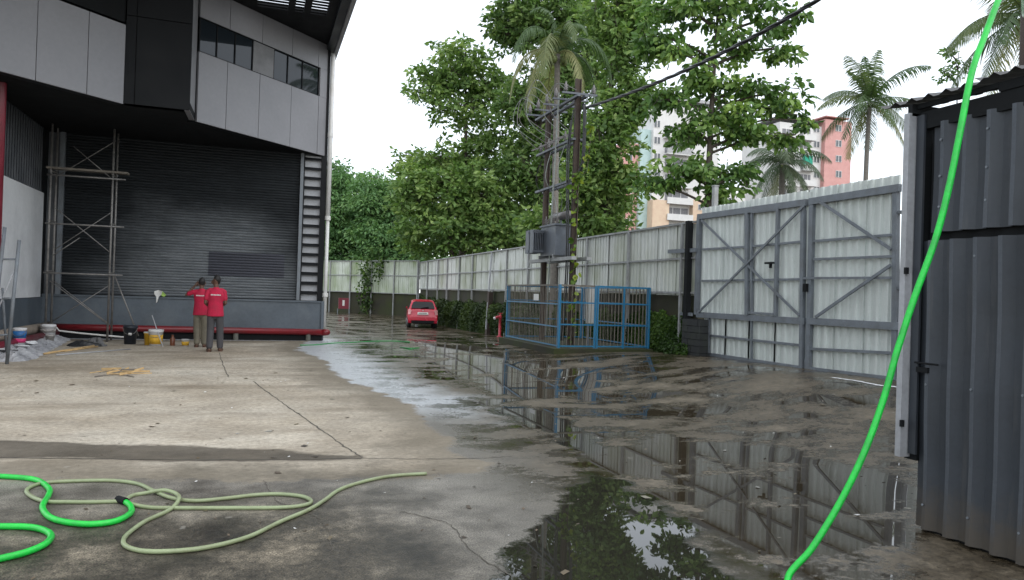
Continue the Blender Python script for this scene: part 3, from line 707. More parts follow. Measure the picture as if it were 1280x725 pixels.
# ------------------------------------------------------------------ TRANSFORMER YARD
PLZ = .29
plinth = thing('transformer_plinth', 'low mossy concrete plinth under the blue transformer cage', 'plinth', (0, 0, 0))
CX0, CX1, CY0, CY1 = 7.55, 10.22, 18.25, 22.6
MB().box((CX0-.22, CY0-.22, -.2), (CX1, CY1+.1, PLZ)).build('slab', M_mosswall, plinth)
cage = thing('transformer_cage', 'blue-framed steel bar cage around the transformer poles', 'cage', (0, 0, PLZ))
CH = 1.65
cbar = MB().tube([(0, 0, .02), (0, 0, CH-.02)], .009, 5).mesh('bar'); cbar.materials.append(M_cagebar)
def cage_side(a, b, nposts, nbars, topmat, name, rails):
    a = Vector(a); b = Vector(b)
    s = MB().bar(a+Vector((0, 0, CH)), b+Vector((0, 0, CH)), .045, .045).build(name, topmat, cage)
    for zz in rails: MB().bar(a+Vector((0, 0, zz)), b+Vector((0, 0, zz)), .04, .035).build('rail', M_blue, s)
    for i in range(nposts+1):
        p = a.lerp(b, i/nposts)
        MB().bar(p, p+Vector((0, 0, CH+.02)), .046, .046, (1, 0, 0)).build('post', M_blue, s)
    for i in range(1, nbars):
        p = a.lerp(b, i/nbars); inst('bar', cbar, s, p+Vector((random.uniform(-.004, .004), random.uniform(-.004, .004), 0)))
cage_side((CX0, CY0+.07, 0), (CX0, CY1, 0), 1, 34, M_cagebar, 'side_panel', (.05, .55, 1.15))
fxs = [CX0, CX0+.95*1.02, CX1-.02]
cage_side((CX0, CY0, 0), (CX0+1.02, CY0, 0), 1, 9, M_cagebar, 'front_panel', (.05, .62, 1.2))
cage_side((CX0+1.09, CY0, 0), (CX1-.03, CY0, 0), 2, 15, M_blue, 'gate_panel', (.05, .62, 1.2))
cage_side((CX1-.03, CY0+.1, 0), (CX1-.03, CY1, 0), 1, 20, M_blue, 'rear_panel', (.05, .62, 1.2))
cage_side((CX0+.07, CY1, 0), (CX1-.1, CY1, 0), 1, 14, M_blue, 'end_panel', (.05, .62, 1.2))
tp = thing('transformer_structure', 'pole-mounted grey transformer between two rusty steel poles with crossarms', 'transformer', (0, 0, PLZ))
P1, P2 = Vector((8.42, 21.75, 0)), Vector((8.42, 19.5, 0))
for P, top in ((P1, 7.35), (P2, 7.5)):
    mb = MB().bar(P+Vector((-.07, 0, 0)), P+Vector((-.07, 0, top)), .115, .02, (1, 0, 0)); mb.bar(P+Vector((.07, 0, 0)), P+Vector((.07, 0, top)), .115, .02, (1, 0, 0)); mb.bar(P, P+Vector((0, 0, top)), .02, .119, (1, 0, 0)); mb.build('pole', M_pole, tp)
arm_z = (6.95, 5.78, 4.62)
def insul(c, parent, h=.28):
    MB().lathe(c, [(.02, 0), (.02, .03), (.065, .05), (.03, .08), (.07, .11), (.03, .14), (.06, .18), (.025, .22), (.02, h)], 10).build('insulator', M_insul, parent, True)
for i, z in enumerate(arm_z):
    arm = MB().bar(P1+Vector((-.12, .75 if i == 0 else .55, z)), P2+Vector((-.12, -.35 if i == 0 else -.1, z)), .1, .06).build('crossarm', M_tank, tp)
    MB().bar(P1+Vector((.12, .75 if i == 0 else .55, z)), P2+Vector((.12, -.35 if i == 0 else -.1, z)), .1, .06).build('crossarm', M_tank, tp)
    if i == 0:
        for k in range(5):
            y = 22.2-k*.72
            MB().bar((P1.x-.55, y, z+.07), (P1.x+.5, y, z+.09), .06, .05).build('switch_arm', M_tank, arm)
            insul(Vector((P1.x-.45, y, z+.1)), arm); insul(Vector((P1.x+.4, y, z+.1)), arm)
    elif i == 1:
        for k in range(4):
            y = 22.0-k*.65; insul(Vector((P1.x-.12, y, z+.05)), arm, .3)
            MB().bar((P1.x-.4, y+.1, z+.1), (P1.x+.2, y-.1, z+.34), .04, .04).build('fuse_arm', M_insul, arm)
# rod on the pole, jumpers, droppers
MB().tube([(8.1, 20.6, .2), (8.12, 20.45, 4), (8.2, 20.4, 7.3)], .022, 6).build('earth_pipe', M_wire, tp)
for k in range(7):
    y = 22.1-k*.45; jx = P1.x+random.uniform(-.6, .3)
    pts = spline([(jx, y, 7.15), (jx-.35, y+.5+random.uniform(-.3, .4), 7.5+random.uniform(-.1, .35)), (jx-.5, y+.7, 6.7), (P1.x-.15, y+.1, 5.95)], 6)
    MB().tube(pts, .009, 5).build('jumper_wire', M_wire if k % 2 else M_insul, tp)
for k in range(4):
    y = 21.7-k*.55
    MB().tube(spline([(P1.x-.1, y, 5.8), (P1.x-.3, y+random.uniform(-.2, .3), 4.9), (P1.x+.05, y, 4.3), (P1.x-.05, 20.9-.2*k, 3.75)], 6), .011, 5).build('dropper', M_wire if k % 2 else M_cable, tp)
# platform and tank
PZ = 2.42
pf = MB().bar((P1.x-.2, 22.4, PZ), (P1.x-.2, 18.95, PZ), .14, .1).build('platform', M_post, tp)
MB().bar((P1.x+.25, 22.4, PZ), (P1.x+.25, 18.95, PZ), .14, .1).build('beam', M_post, pf)
for y in (21.3, 20.2): MB().bar((P1.x-.35, y, PZ+.09), (P1.x+.45, y, PZ+.09), .04, .1).build('cross_beam', M_post, pf)
tx = P1.x-.05
tk = MB().box((tx-.28, 20.05, PZ+.115), (tx+.28, 21.2, PZ+.98)).box((tx-.32, 20.0, PZ+.98), (tx+.32, 21.25, PZ+1.03)).build('tank', M_tank, tp)
for y0 in (20.95, 21.33):
    rad = MB()
    for k in range(6): rad.box((tx-.62+k*.055, y0, PZ+.2), (tx-.60+k*.055, y0+.3, PZ+.9))
    rad.box((tx-.63, y0+.02, PZ+.23), (tx-.28, y0+.08, PZ+.29)).box((tx-.63, y0+.02, PZ+.8), (tx-.28, y0+.08, PZ+.86))
    rad.build('radiator', M_tank, tk)
MB().tube([(tx+.1, 20.0, PZ+1.3), (tx+.1, 21.0, PZ+1.32)], .12, 12).build('conservator', M_insul, tk, True)
MB().bar((tx+.1, 20.6, PZ+1.0), (tx+.1, 20.6, PZ+1.25), .05, .05, (1, 0, 0)).build('bracket', M_tank, tk)
for k in range(4):
    y = 21.15-k*.3
    MB().lathe((tx-.15, y, PZ+1.03), [(.05, 0), (.03, .05), (.06, .07), (.03, .10), (.06, .12), (.03, .16), (.05, .18), (.015, .22), (.015, .3)], 10).build('bushing', M_insul, tk, True)
# cables down the second pole
for k, (dx, dy) in enumerate(((-.16, -.03), (-.18, .06), (-.15, .12))):
    MB().tube(spline([(P2.x+dx, P2.y-.05+dy, 6.6-k*.3), (P2.x+dx-.05, P2.y+dy+.05, 5.3), (P2.x+dx, P2.y+dy, 2.4), (P2.x+dx-.02, P2.y+dy+.15, .1)], 6), .02, 6).build('down_cable', M_cable, tp)
MB().tube(spline([(P2.x+.1, P2.y-.15, 6.75), (P2.x+.06, P2.y-.36, 6.5), (P2.x+.05, P2.y-.38, 5.2), (P2.x, P2.y-.15, 4.7)], 6), .05, 7).build('cable_bundle', M_cable, tp)
mb_ = thing('meter_cabinet', 'white meter cabinet inside the blue cage beside the pole', 'cabinet', (9.0, 19.35, PLZ))
MB().box((-.15, -.11, .62), (.15, .11, 1.60)).build('cabinet', pm('cabinet_grey', (.42, .42, .40), .5, 0, .1, 3, (.25, .23, .2), .5, 3), mb_)
for s in (-.12, .12): MB().box((s-.025, -.03, 0), (s+.025, .03, .62)).build('leg', M_steel, mb_)
MB().box((.09, -.13, 1.0), (.12, -.111, 1.15)).build('handle', M_black, mb_)
hc = thing('cage_warning_plate', 'small white plate hung on the cage bars', 'sign', (CX0-.035, 20.0, PLZ+1.3))
MB().box((-.008, -.25, -.08), (.008, .12, .1)).build('plate', M_pvc, hc)

# overhead cable and pole by the shed
up = thing('utility_pole', 'dark utility pole rising behind the shed roof', 'pole', (9.0, 6.75, .2))
MB().tube([(0, 0, -.3), (0, 0, 8.2)], [.16, .12], 12).build('shaft', M_pole, up, True)
MB().bar((-.6, 0, 7.4), (.6, 0, 7.4), .1, .08).build('crossarm', M_pole, up)
oc = thing('overhead_cable', 'twisted black overhead cable from the transformer poles up to the right', 'cable', (0, 0, 0))
A = Vector((P2.x+.12, P2.y-.05, 6.95)); B = Vector((8.9, 6.8, 7.5))
C = atZ(1022, 0, 12.2)
def quad(t):
    return A*(1-t)*(1-2*t)*1.0 + C*(4*t*(1-t)) + B*(t*(2*t-1))
tC = .62
def lag(t):
    l0 = (t-tC)*(t-1)/(tC); l1 = t*(t-1)/(tC*(tC-1)); l2 = t*(t-tC)/(1-tC)
    return A*l0+C*l1+B*l2
for ph in (0, 2.09, 4.19):
    pts = []
    for i in range(161):
        t = i/160; p = lag(t); a = ph+t*60
        pts.append(p+Vector((.02*math.cos(a), 0, .02*math.sin(a))))
    MB().tube(pts, .022, 5).build('strand', M_cable, oc, True)

# ------------------------------------------------------------------ hydrant
hp = gp(624.5, 421)
hy = thing('fire_hydrant', 'red standpipe fire hydrant beside the mossy wall', 'hydrant', hp)
MB().lathe((0, 0, -.02), [(.13, 0), (.13, .05), (.06, .06), (.06, .78), (.075, .8), (.075, .92), (.05, .96), (.02, .98)], 12).build('standpipe', M_hyd, hy, True)
MB().tube([(0, 0, .84), (-.13, -.02, .86), (-.25, -.03, .80)], [.06, .055, .06], 10).build('outlet', M_hyd, hy, True)
MB().tube([(-.24, -.03, .805), (-.29, -.035, .78)], .068, 10).build('outlet_cap', M_pvc, hy, True)
MB().tube([(0, 0, .9), (.02, -.0, 1.02)], .022, 8).box((-.09, -.015, 1.0), (.1, .015, 1.03)).build('hand_wheel', M_hyd, hy)

# ------------------------------------------------------------------ SHED at the right
XS = 4.75
shed = thing('corrugated_shed', 'dark blue-grey corrugated shed with an overhanging old sheet roof', 'shed', (XS, 0, 0))
def shed_sheet(name, y_far, y_near, z0f, z0n, z1f, z1n):
    """box-rib cladding along y with sloping ends"""
    prof = []; y = y_far; p = .185
    while y > y_near:
        prof += [(y, 0), (y-.085, 0), (y-.095, -.05), (y-.125, -.05)]; y -= p
        prof += [(y, 0)]
    V = []; n = len(prof); m = 9
    for q in range(m):
        for y, x in prof:
            t = (y_far-y)/(y_far-y_near); a = z0f+(z0n-z0f)*t; b = z1f+(z1n-z1f)*t; z = a+(b-a)*q/(m-1)
            wob = .006*math.sin(y*3.1+z*2.3)+.005*math.sin(z*5.7+y*1.3)
            V.append((x+wob, y, z))
    o = MB().add(V, [(q*n+i, q*n+i+n, q*n+i+n+1, q*n+i+1) for q in range(m-1) for i in range(n-1)]).build(name, M_shed, shed)
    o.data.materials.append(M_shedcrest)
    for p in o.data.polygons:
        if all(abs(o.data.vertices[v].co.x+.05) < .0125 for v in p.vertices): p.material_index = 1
    for k in range(int((y_far-y_near)/.37)):
        for zz in (z0f+.18, (z0f+z1f)/2, z1f-.14):
            inst('screw', screw, o, (-.052, y_far-.108-k*.37, zz+.01*(k % 3)))
    return o
M_shedcrest = pm('shed_sheet_lit_crest', (.070, .080, .095), .5, .15, .15, 3, (.04, .045, .05), .5, 3)  # lighter copy of the shed sheet, painting the light on the rib crests
screw = MB().tube([(0, 0, 0), (-.008, 0, 0)], .009, 6).mesh('screw'); screw.materials.append(M_steel)
def mud(mat):
    nt = mat.node_tree; b = nt.nodes['Principled BSDF']; old = b.inputs['Base Color'].links[0].from_socket
    pos = nn(nt, 'ShaderNodeNewGeometry').outputs['Position']; sep = nn(nt, 'ShaderNodeSeparateXYZ'); nt.links.new(pos, sep.inputs[0])
    h = mth(nt, 'ADD', sep.outputs[2], mth(nt, 'MULTIPLY', mth(nt, 'SUBTRACT', noise(nt, pos, 5, 6, .7), .5), .7))
    f = mth(nt, 'MULTIPLY', sstep(nt, .42, .0, h), .75)
    st = mth(nt, 'MULTIPLY', ramp(nt, noise(nt, scaled(nt, pos, (6, 6, .5)), 2.0, 5, .6), [(.56, 0.), (.72, 1.)]), .4)
    c = mixc(nt, st, old, (.085, .085, .085)); nt.links.new(mixc(nt, f, c, (.075, .060, .042)), b.inputs['Base Color'])
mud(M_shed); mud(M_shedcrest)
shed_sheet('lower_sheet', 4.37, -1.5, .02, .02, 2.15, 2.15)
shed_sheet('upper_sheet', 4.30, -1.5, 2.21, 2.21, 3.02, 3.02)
MB().box((.02, -1.5, .0), (.06, 4.33, 3.0)).build('liner', M_black, shed)
MB().box((-.03, -1.5, 2.995), (.05, 4.4, 3.125)).build('top_beam', M_black, shed)
MB().box((-.04, -1.5, 3.127), (.03, 3.76, 3.19)).build('roof_beam', M_black, shed)
MB().box((-.04, 3.762, 3.155), (-.01, 4.45, 3.192)).build('fascia_board', M_black, shed)
MB().box((.061, 4.27, 0), (2.2, 4.325, 2.9)).build('end_wall', M_shed, shed)
tr = MB().box((-.115, 4.42, .52), (-.02, 4.47, 3.12)).build('corner_trim', M_trim, shed)
MB().box((-.02, 4.36, .50), (.075, 4.47, 3.10)).build('door_channel', M_black, tr)
MB().box((-.05, 4.345, .55), (-.03, 4.41, 3.1)).build('channel_lip', M_shed, tr)
for zz in (.75, 1.9): MB().box((-.13, 4.40, zz), (-.10, 4.419, zz+.05)).build('bolt', M_black, tr)
MB().tube([(-.06, 4.36, 1.24), (-.07, 4.15, 1.24)], .008, 6).box((-.07, 4.24, 1.17), (-.045, 4.34, 1.21)).build('door_hook', M_black, shed)
# roof sheets: corrugation lines run up the slope; each sheet its own piece
rm = MB(); Vv = []; npf = 18; 
for j, xx in enumerate((-.10, .50)):
    for i in range(npf+1):
        y = -i*.05
        zc = .022*math.cos(i*math.pi*2/3.0); Vv.append((xx, y, zc+(xx+.10)*.18))
rm.add(Vv, [(i, i+1, npf+1+i+1, npf+1+i) for i in range(npf)])
rmesh = rm.mesh('roof_sheet'); rmesh.materials.append(M_roof)
for k in range(8): inst('roof_sheet', rmesh, shed, (random.uniform(-.02, .02), 4.72-k*.82, 3.215+.012*(k % 2)), (random.uniform(-.01, .01), 0, 0))
MB().box((-.09, 4.42, 3.10), (.2, 4.46, 3.19)).build('rafter', M_black, shed)
for y in (2.95, 1.2): MB().bar((.04, y, 3.17), (.48, y, 3.25), .05, .05, (0, 1, 0)).build('rafter', M_black, shed)
for y in (4.3, 2.95, 1.2): MB().box((.40, y-.04, 0), (.48, y+.04, 3.22)).build('rear_post', M_steel, shed)

# ------------------------------------------------------------------ HOSES
def hose(name, label, pts, r, mat, n=10, g=8):
    return tag(MB().tube(spline(pts, g), r, n).build(name, mat, None, True), label, 'hose')
top = [atZ(1280, -60, 4.9), atZ(1262, -30, 4.7), atZ(1248, 0, 4.6), atZ(1232, 42, 4.55), atZ(1215, 90, 4.5), atZ(1200, 165, 4.45), atZ(1186, 235, 4.42), atZ(1169, 300, 4.40), atZ(1143, 372, 4.38), atZ(1121, 440, 4.36), atZ(1104, 500, 4.34), atZ(1080, 566, 4.3), atZ(1050, 628, 4.28), atZ(1015, 685, 4.25), atZ(985, 722, 4.22)]
e = top[-1]; last = [Vector((e.x-.10, e.y-.20, .035)), Vector((e.x-.3, e.y-.55, .03)), Vector((e.x-.9, e.y-1.2, .03)), Vector((e.x-1.9, e.y-1.9, .03)), Vector((e.x-3.4, e.y-2.3, .03))]
p0 = up.location+Vector((-.14, 0, 5.2))
start = [p0, p0.lerp(top[0], .5)+Vector((0, 0, -.25))]
hose('hanging_hose', 'bright green hose hanging down in front of the corrugated shed', start+top+last, .019, M_green)
def gh(l, r, lift={}): return [gp(x, y)+Vector((0, 0, r+lift.get(i, 0))) for i, (x, y) in enumerate(l)]
r = .021
hose('green_hose', 'thick bright green hose looping round to a black coupling on the pale hose', gh([(-260, 606), (-120, 602), (-40, 598), (10, 599), (45, 603), (61, 614), (60, 625), (53, 637), (62, 650), (85, 657), (115, 659), (145, 655), (163, 645), (163, 636), (157, 631)], r, {6: .01}), r, M_green, 10, 8)
hose('green_hose_bend', 'bright green hose bend lying on the dark slab below the coupling', gh([(-200, 672), (-80, 664), (10, 662), (45, 664), (63, 672), (58, 683), (35, 694), (0, 703), (-60, 718), (-150, 745)], r), r, M_green, 10, 8)
rp_ = .015
ph = hose('pale_hose', 'pale translucent green hose coiled loosely across the damp slab', gh([(150, 629), (120, 630), (85, 630), (55, 629), (36, 621), (35, 613), (55, 606), (95, 603.5), (140, 603), (172, 607), (192, 616), (215, 625), (245, 628.5), (285, 625), (320, 621), (350, 620), (378, 623), (389, 629), (380, 634), (350, 637), (290, 637.5), (230, 637.5), (190, 637), (166, 633), (158, 628), (165, 622), (180, 619), (205, 620), (222, 626), (222, 633), (210, 641), (182, 654), (160, 670), (154, 680), (160, 687), (180, 692), (215, 692), (260, 687), (310, 674), (350, 655), (385, 640), (405, 628), (425, 614), (455, 604), (490, 597), (533, 594)], rp_, {28: .03, 27: .03, 29: .02, 10: .0, 11: .0}), rp_, M_pale, 10, 8)
q = gh([(157, 631), (147, 628)], .025); cp = MB().tube([q[0], q[1]], .027, 10).build('coupling', M_black, ph)
r2 = .04
hose('far_green_hose', 'green hose lying in the wet beside the building corner', gh([(375, 432), (395, 431.5), (415, 429.5), (440, 428.5), (470, 427), (495, 427), (512, 428)], .012), .016, M_green2, 8, 6)
hose('far_green_hose', 'short green hose end lying in the puddle toward the car', gh([(500, 434.5), (512, 436), (524, 435.5)], .012), .016, M_green2, 8, 6)

# ------------------------------------------------------------------ SCAFFOLD and clutter in the bay
YS = 22.3
sc = thing('scaffold', 'tall tube scaffold tower standing in front of the shutter', 'scaffold', (0, 0, 0))
def sp(px, py, Y=YS): return atY(px, py, Y)
def stube(a, b, r=.022, name='tube', Y0=YS, Y1=YS, mat=M_tube):
    MB().tube([sp(*a, Y0), sp(*b, Y1)], r, 7).build(name, mat, sc, True)
Y2 = 21.75
xl, xr = sp(64, 400).x, sp(139, 420).x
for Y, dx in ((YS, .0), (Y2+.0, .18)):
    for x in (xl, xr):
        MB().tube([(x+dx*0, Y, .09), (x+dx*0, Y, 5.6)], .026, 8).build('standard', M_tube, sc, True)
        MB().box((x-.06, Y-.06, .08), (x+.06, Y+.06, .1)).build('base_plate', M_tube, sc)
for yy in (218, 279, 341):
    for Y in (YS, Y2):
        z = sp(60, yy, Y).z; MB().tube([(xl-.08, Y-.03, z), (xr+.22, Y-.03, z)], .022, 7).build('ledger', M_tube, sc, True)
    z = sp(60, yy, YS).z
    for x in (xl, xr): MB().tube([(x, Y2-.1, z+.04), (x, YS+.1, z+.04)], .02, 7).build('transom', M_tube, sc, True)
z = sp(60, 217, YS).z
MB().box((xl-.1, Y2-.05, z+.065), (xr+.35, Y2+.22, z+.115)).build('plank', M_oldwood, sc)
for a, b, Y in (((70, 221), (145, 176), YS), ((92, 183), (138, 222), Y2), ((68, 259), (138, 316), Y2), ((65, 314), (140, 265), YS), ((62, 351), (136, 406), Y2), ((60, 405), (136, 357), YS), ((68, 352), (140, 408), YS), ((65, 320), (100, 297), Y2), ((143, 344), (173, 420), Y2)):
    stube(a, b, .013 if a[0] != 143 else .018, 'brace', Y, Y)
# trestle frame at the left
tf = thing('trestle_frame', 'grey steel trestle frame leaning by the white wall', 'trestle', (0, 0, 0))
g0 = gp(9, 455); YT = g0.y
def tt(px, py, Y=None): return atY(px, py, Y or YT)
for a, b in (((8.5, 455), (24, 300)), ((-14, 462), (6, 284))): MB().tube([tt(*a), tt(*b)], .032, 8).build('leg', M_steel, tf, True)
for a, b in (((-1, 436), (1, 360)), ): pass
MB().tube([tt(8, 440, YT+.6), tt(3, 360, YT+.3)], .022, 7).build('brace', M_steel, tf, True)
for a, b in (((-4, 324), (22, 324)), ((3, 373), (17, 373)), ((-8, 420), (12, 418))): MB().tube([tt(*a), tt(*b)], .02, 7).build('rung', M_steel, tf, True)
MB().tube([tt(17, 340), tt(-8, 400)], .014, 6).build('brace', M_trim, tf, True)

def bucket(name, label, px, py, hpx, wpx, mat, lid=None, band=None, handle=True, zz=None):
    p = gp(px, py) if zz is None else onz(px, py, zz); Zc = (p-O).dot(fwd); s = Zc/FPX; h = hpx*s; rr = wpx*s/2
    t = thing(name, label, 'bucket' if 'bucket' in name else name.split('_')[-1], p)
    MB().lathe((0, 0, 0), [(rr*.84, 0), (rr*.97, h*.86), (rr*1.03, h*.87), (rr*1.03, h*.93), (rr*.98, h*.94), (rr, h), (rr*.93, h), (rr*.9, h*.9)], 20).build('body', mat, t, True)
    if lid: MB().lathe((0, 0, h*.93), [(rr*1.06, 0), (rr*1.06, h*.07), (rr*.9, h*.09), (rr*.2, h*.09)], 20).build('lid', lid, t)
    if band:
        for z0, z1, m in band:
            f = lambda z: .84+.13*min(z/.86, 1)
            MB().lathe((0, 0, 0), [(rr*f(z0)+.004, h*z0), (rr*f(z1)+.004, h*z1)], 20).build('label_band', m, t, True)
    if handle:
        pts = [(rr*1.02*math.cos(a), -rr*.3-rr*.75*math.sin(a), h*.88-h*.35*math.sin(a)) for a in np.linspace(0, math.pi, 9)]
        MB().tube(pts, .005, 5).build('handle', M_tube, t)
    return t, p, h, rr
M_bw = pm('bucket_white', (.66, .66, .66), .5, 0, .08, 6, (.35, .33, .3), .4, 6)
M_bblue = pm('label_blue', (.02, .14, .38), .5); M_bpink = pm('label_pink', (.55, .03, .14), .5)
M_yel = pm('label_yellow', (.62, .36, .03), .5, 0, .15, 8); M_drum = pm('black_drum_plastic', (.016, .02, .028), .4)
M_lab = pm('label_grey', (.35, .33, .31), .6, 0, .3, 12)
bucket('paint_bucket', 'white paint bucket with blue and pink label on the rubble', 24, 431, 21, 15, M_bw, M_bw, [(.42, .83, M_bblue), (.14, .38, M_bpink)], True, .22)
bucket('white_bucket', 'large white bucket with worn label beside the scaffold foot', 60, 425.5, 20, 17, M_bw, None, [(.52, .72, M_lab)], True, .16)
bucket('small_pail', 'small grey pail in front of the large white bucket', 62, 429.5, 11, 10, M_lab, None, None, True, .13)
t, p, h, rr = bucket('black_drum', 'black plastic drum beside the yellow paint buckets', 162.5, 430, 23, 16, M_drum, M_drum, None)
MB().box((-.02, -rr*1.0, h*.5), (.05, -rr*.92, h*.62)).build('sticker', M_pvc, t)
bucket('yellow_bucket', 'yellow-labelled paint bucket with white lid and a stick leaning on it', 194.5, 432, 20, 17, M_bw, M_bw, [(.12, .68, M_yel)])
bucket('yellow_bucket', 'smaller yellow paint bucket half hidden behind the lidded one', 186, 431, 16, 12, M_yel, M_bw, None, False)
bucket('paint_can', 'short yellow paint can beside the two men', 231.5, 432.5, 8.5, 9, M_bw, M_bw, [(.1, .66, M_yel)], False)
bp2 = gp(215.5, 432)
bt = thing('brown_bottle', 'brown bottle standing between the buckets and the yellow can', 'bottle', bp2)
MB().lathe((0, 0, 0), [(.055, 0), (.06, .02), (.06, .17), (.03, .21), (.025, .26), (.03, .27)], 14).build('bottle', pm('brown_plastic', (.16, .05, .02), .4), bt, True)
q = gp(204, 433); a = tag(MB().tube([(q.x, q.y-.05, .09), tuple(atY(190, 394, q.y+.22))], .012, 6).build('stirring_stick', M_trim), 'pale stick leaning on the lidded yellow bucket', 'stick')
def lay(name, label, pix, r, mat, cat, lift=0.0):
    return tag(MB().tube([gp(*p)+Vector((0, 0, r+lift)) for p in pix], r, 7).build(name, mat, None, True), label, cat)
lay('wooden_batten', 'long raw wooden batten lying by the rubble', [(55, 443.5), (126, 432)], .022, M_wood, 'batten')
lay('short_batten', 'shorter wooden batten beside the long one', [(80, 440), (122, 434)], .018, M_wood, 'batten')
lay('metal_rod', 'thin grey metal rod lying on the apron past the battens', [(70, 444.5), (163, 437)], .013, M_trim, 'rod')
q0, q1 = gp(67, 425.5), gp(154, 427)
tag(MB().tube([atY(66, 408, q0.y-.05), atY(69.5, 408.5, q0.y-.05), atY(74, 413.5, q0.y-.1), atY(100, 416.5, (q0.y+q1.y)/2), atY(155, 421.5, q1.y-.1)], .022, 8).build('white_pipe', M_pvc, None, True), 'bent white plastic pipe lying from the white bucket to the black drum', 'pipe')
# dark cloths near the battens
def lump(name, label, px, py, rx, ry, h, mat, cat, seed):
    rnd = random.Random(seed); c = gp(px, py); mb = MB(); rings = []
    n = 22; m = 6
    for i in range(m+1):
        a = i/m; ring = []
        for k in range(n):
            th = 2*math.pi*k/n; wv = 1+.22*math.sin(th*3+seed)+.15*math.sin(th*5+2*seed)+rnd.uniform(-.1, .1)
            rr = (1-a)**.7*wv+.02; hh = h*(1-(1-a)**2)*(1+.5*math.sin(th*2+seed+a*4))+rnd.uniform(-.12, .12)*h
            x, y = c.x+rx*rr*math.cos(th), c.y+ry*rr*math.sin(th)
            ring.append((x, y, float(gz(x, y))+max(0, hh)-(.02 if i == 0 else 0)))
        rings.append(ring)
    return tag(mb.loft(rings).build(name, mat, None, True), label, cat)
lump('dark_rag', 'dark crumpled rag lying by the battens', 103, 433, .33, .14, .10, M_cable, 'rag', 1)
lump('grey_rag', 'grey crumpled rag at the end of the long batten', 121, 432.5, .24, .14, .14, pm('grey_cloth', (.10, .10, .10), .9), 'rag', 4)
# rubble heap
def rubble():
    poly = gpoly([(-70, 452), (0, 453), (32, 452), (50, 448), (62, 440), (74, 434), (90, 425), (78, 419), (50, 417), (15, 424), (-70, 436)])
    xs = np.arange(min(p[0] for p in poly), max(p[0] for p in poly), .05); ys = np.arange(min(p[1] for p in poly), max(p[1] for p in poly), .07)
    X, Y = np.meshgrid(xs, ys); d = sdist(poly, X, Y); rn = np.random.default_rng(3)
    hgt = .13*sm(-.02, .45, d)+np.where(d > .03, rn.uniform(-.02, .045, X.shape), -.03)+.03*np.sin(X*6+Y*2)*sm(0, .4, d)
    Z = gz(X, Y)+hgt-.01; V = np.stack([X, Y, Z], -1).reshape(-1, 3).tolist(); n = len(xs)-1; m = len(ys)-1; Fq = []
    for j in range(m):
        for i in range(n):
            k = j*(n+1)+i
            if max(d[j, i], d[j+1, i+1], d[j, i+1], d[j+1, i]) > -.06: Fq.append((k, k+1, k+n+2, k+n+1))
    mb = MB().add(V, Fq)
    M_rub = pm('grey_rubble', (.26, .265, .28), .9, 0, .3, 5, (.55, .55, .56), .8, 1.6, bump=.8, bscale=25)
    tag(mb.build('rubble_heap', M_rub), 'low heap of grey plaster rubble at the foot of the white wall', 'rubble', None, 'stuff')
    k = 0
    for px, py, s in ((38, 424, .22), (47, 421, .2), (30, 436, .25), (8, 440, .3), (43, 431, .16), (5, 433, .25)):
        p = onz(px, py, .2); mb = MB()
        vs = [(p.x+random.uniform(-s, s), p.y+random.uniform(-.3, .3), float(gz(p.x, p.y))+.11+random.uniform(0, .1)) for _ in range(7)]
        bm = bmesh.new()
        for v in vs: bm.verts.new(v)
        bmesh.ops.convex_hull(bm, input=bm.verts); me = bpy.data.meshes.new('plaster_chunk'); bm.to_mesh(me); bm.free(); me.materials.append(M_white)
        tag(link('plaster_chunk', me, None), 'white plaster piece lying on the rubble heap', 'plaster', 'white plaster pieces on the rubble')
rubble()
# splintered wood on the apron
for k in range(18):
    px = random.gauss(158, 15); py = random.uniform(464.5, 469.5); ln = random.uniform(10, 34)*(1.8 if k < 2 else 1); sl = random.uniform(-.09, .11)
    c0, c1 = gp(px-ln/2, py-sl*ln), gp(px+ln/2, py+sl*ln)
    mb = MB().bar(c0+Vector((0, 0, .012+.014*(k % 4))), c1+Vector((0, 0, .012+.03*(k % 3))), .012, random.uniform(.012, .035))
    tag(mb.build('wood_splinter', M_wood if k % 3 else M_oldwood), 'pale wood splinter in the small pile on the apron' if k % 3 else 'greyed wood splinter in the small pile on the apron', 'wood', 'wood splinters piled on the apron')
# rag hung at the sill
rg = thing('hanging_rag', 'white and green rag hung on the shutter sill', 'rag', (0, 0, 0))
def ragpiece(name, pix, mat, d):
    ps = [atY(x, y, YB-.12-d+.02*math.sin(i*2.1)) for i, (x, y) in enumerate(pix)]
    n = len(ps); MB().add(ps+[p+Vector((0, .015, 0)) for p in ps], [tuple(range(n)), tuple(reversed(range(n, 2*n)))]+[(i, n+i, n+(i+1) % n, (i+1) % n) for i in range(n)]).build(name, mat, rg)
ragpiece('white_cloth', [(193, 364), (198, 362.5), (203, 364), (202, 368), (198.5, 371), (197, 377), (195, 379), (195.5, 371), (192.5, 367)], M_pvc, 0)
ragpiece('green_cloth', [(203, 364), (208, 369), (205, 371), (202, 370), (201, 367)], pm('green_cloth', (.28, .42, .10), .8), .01)

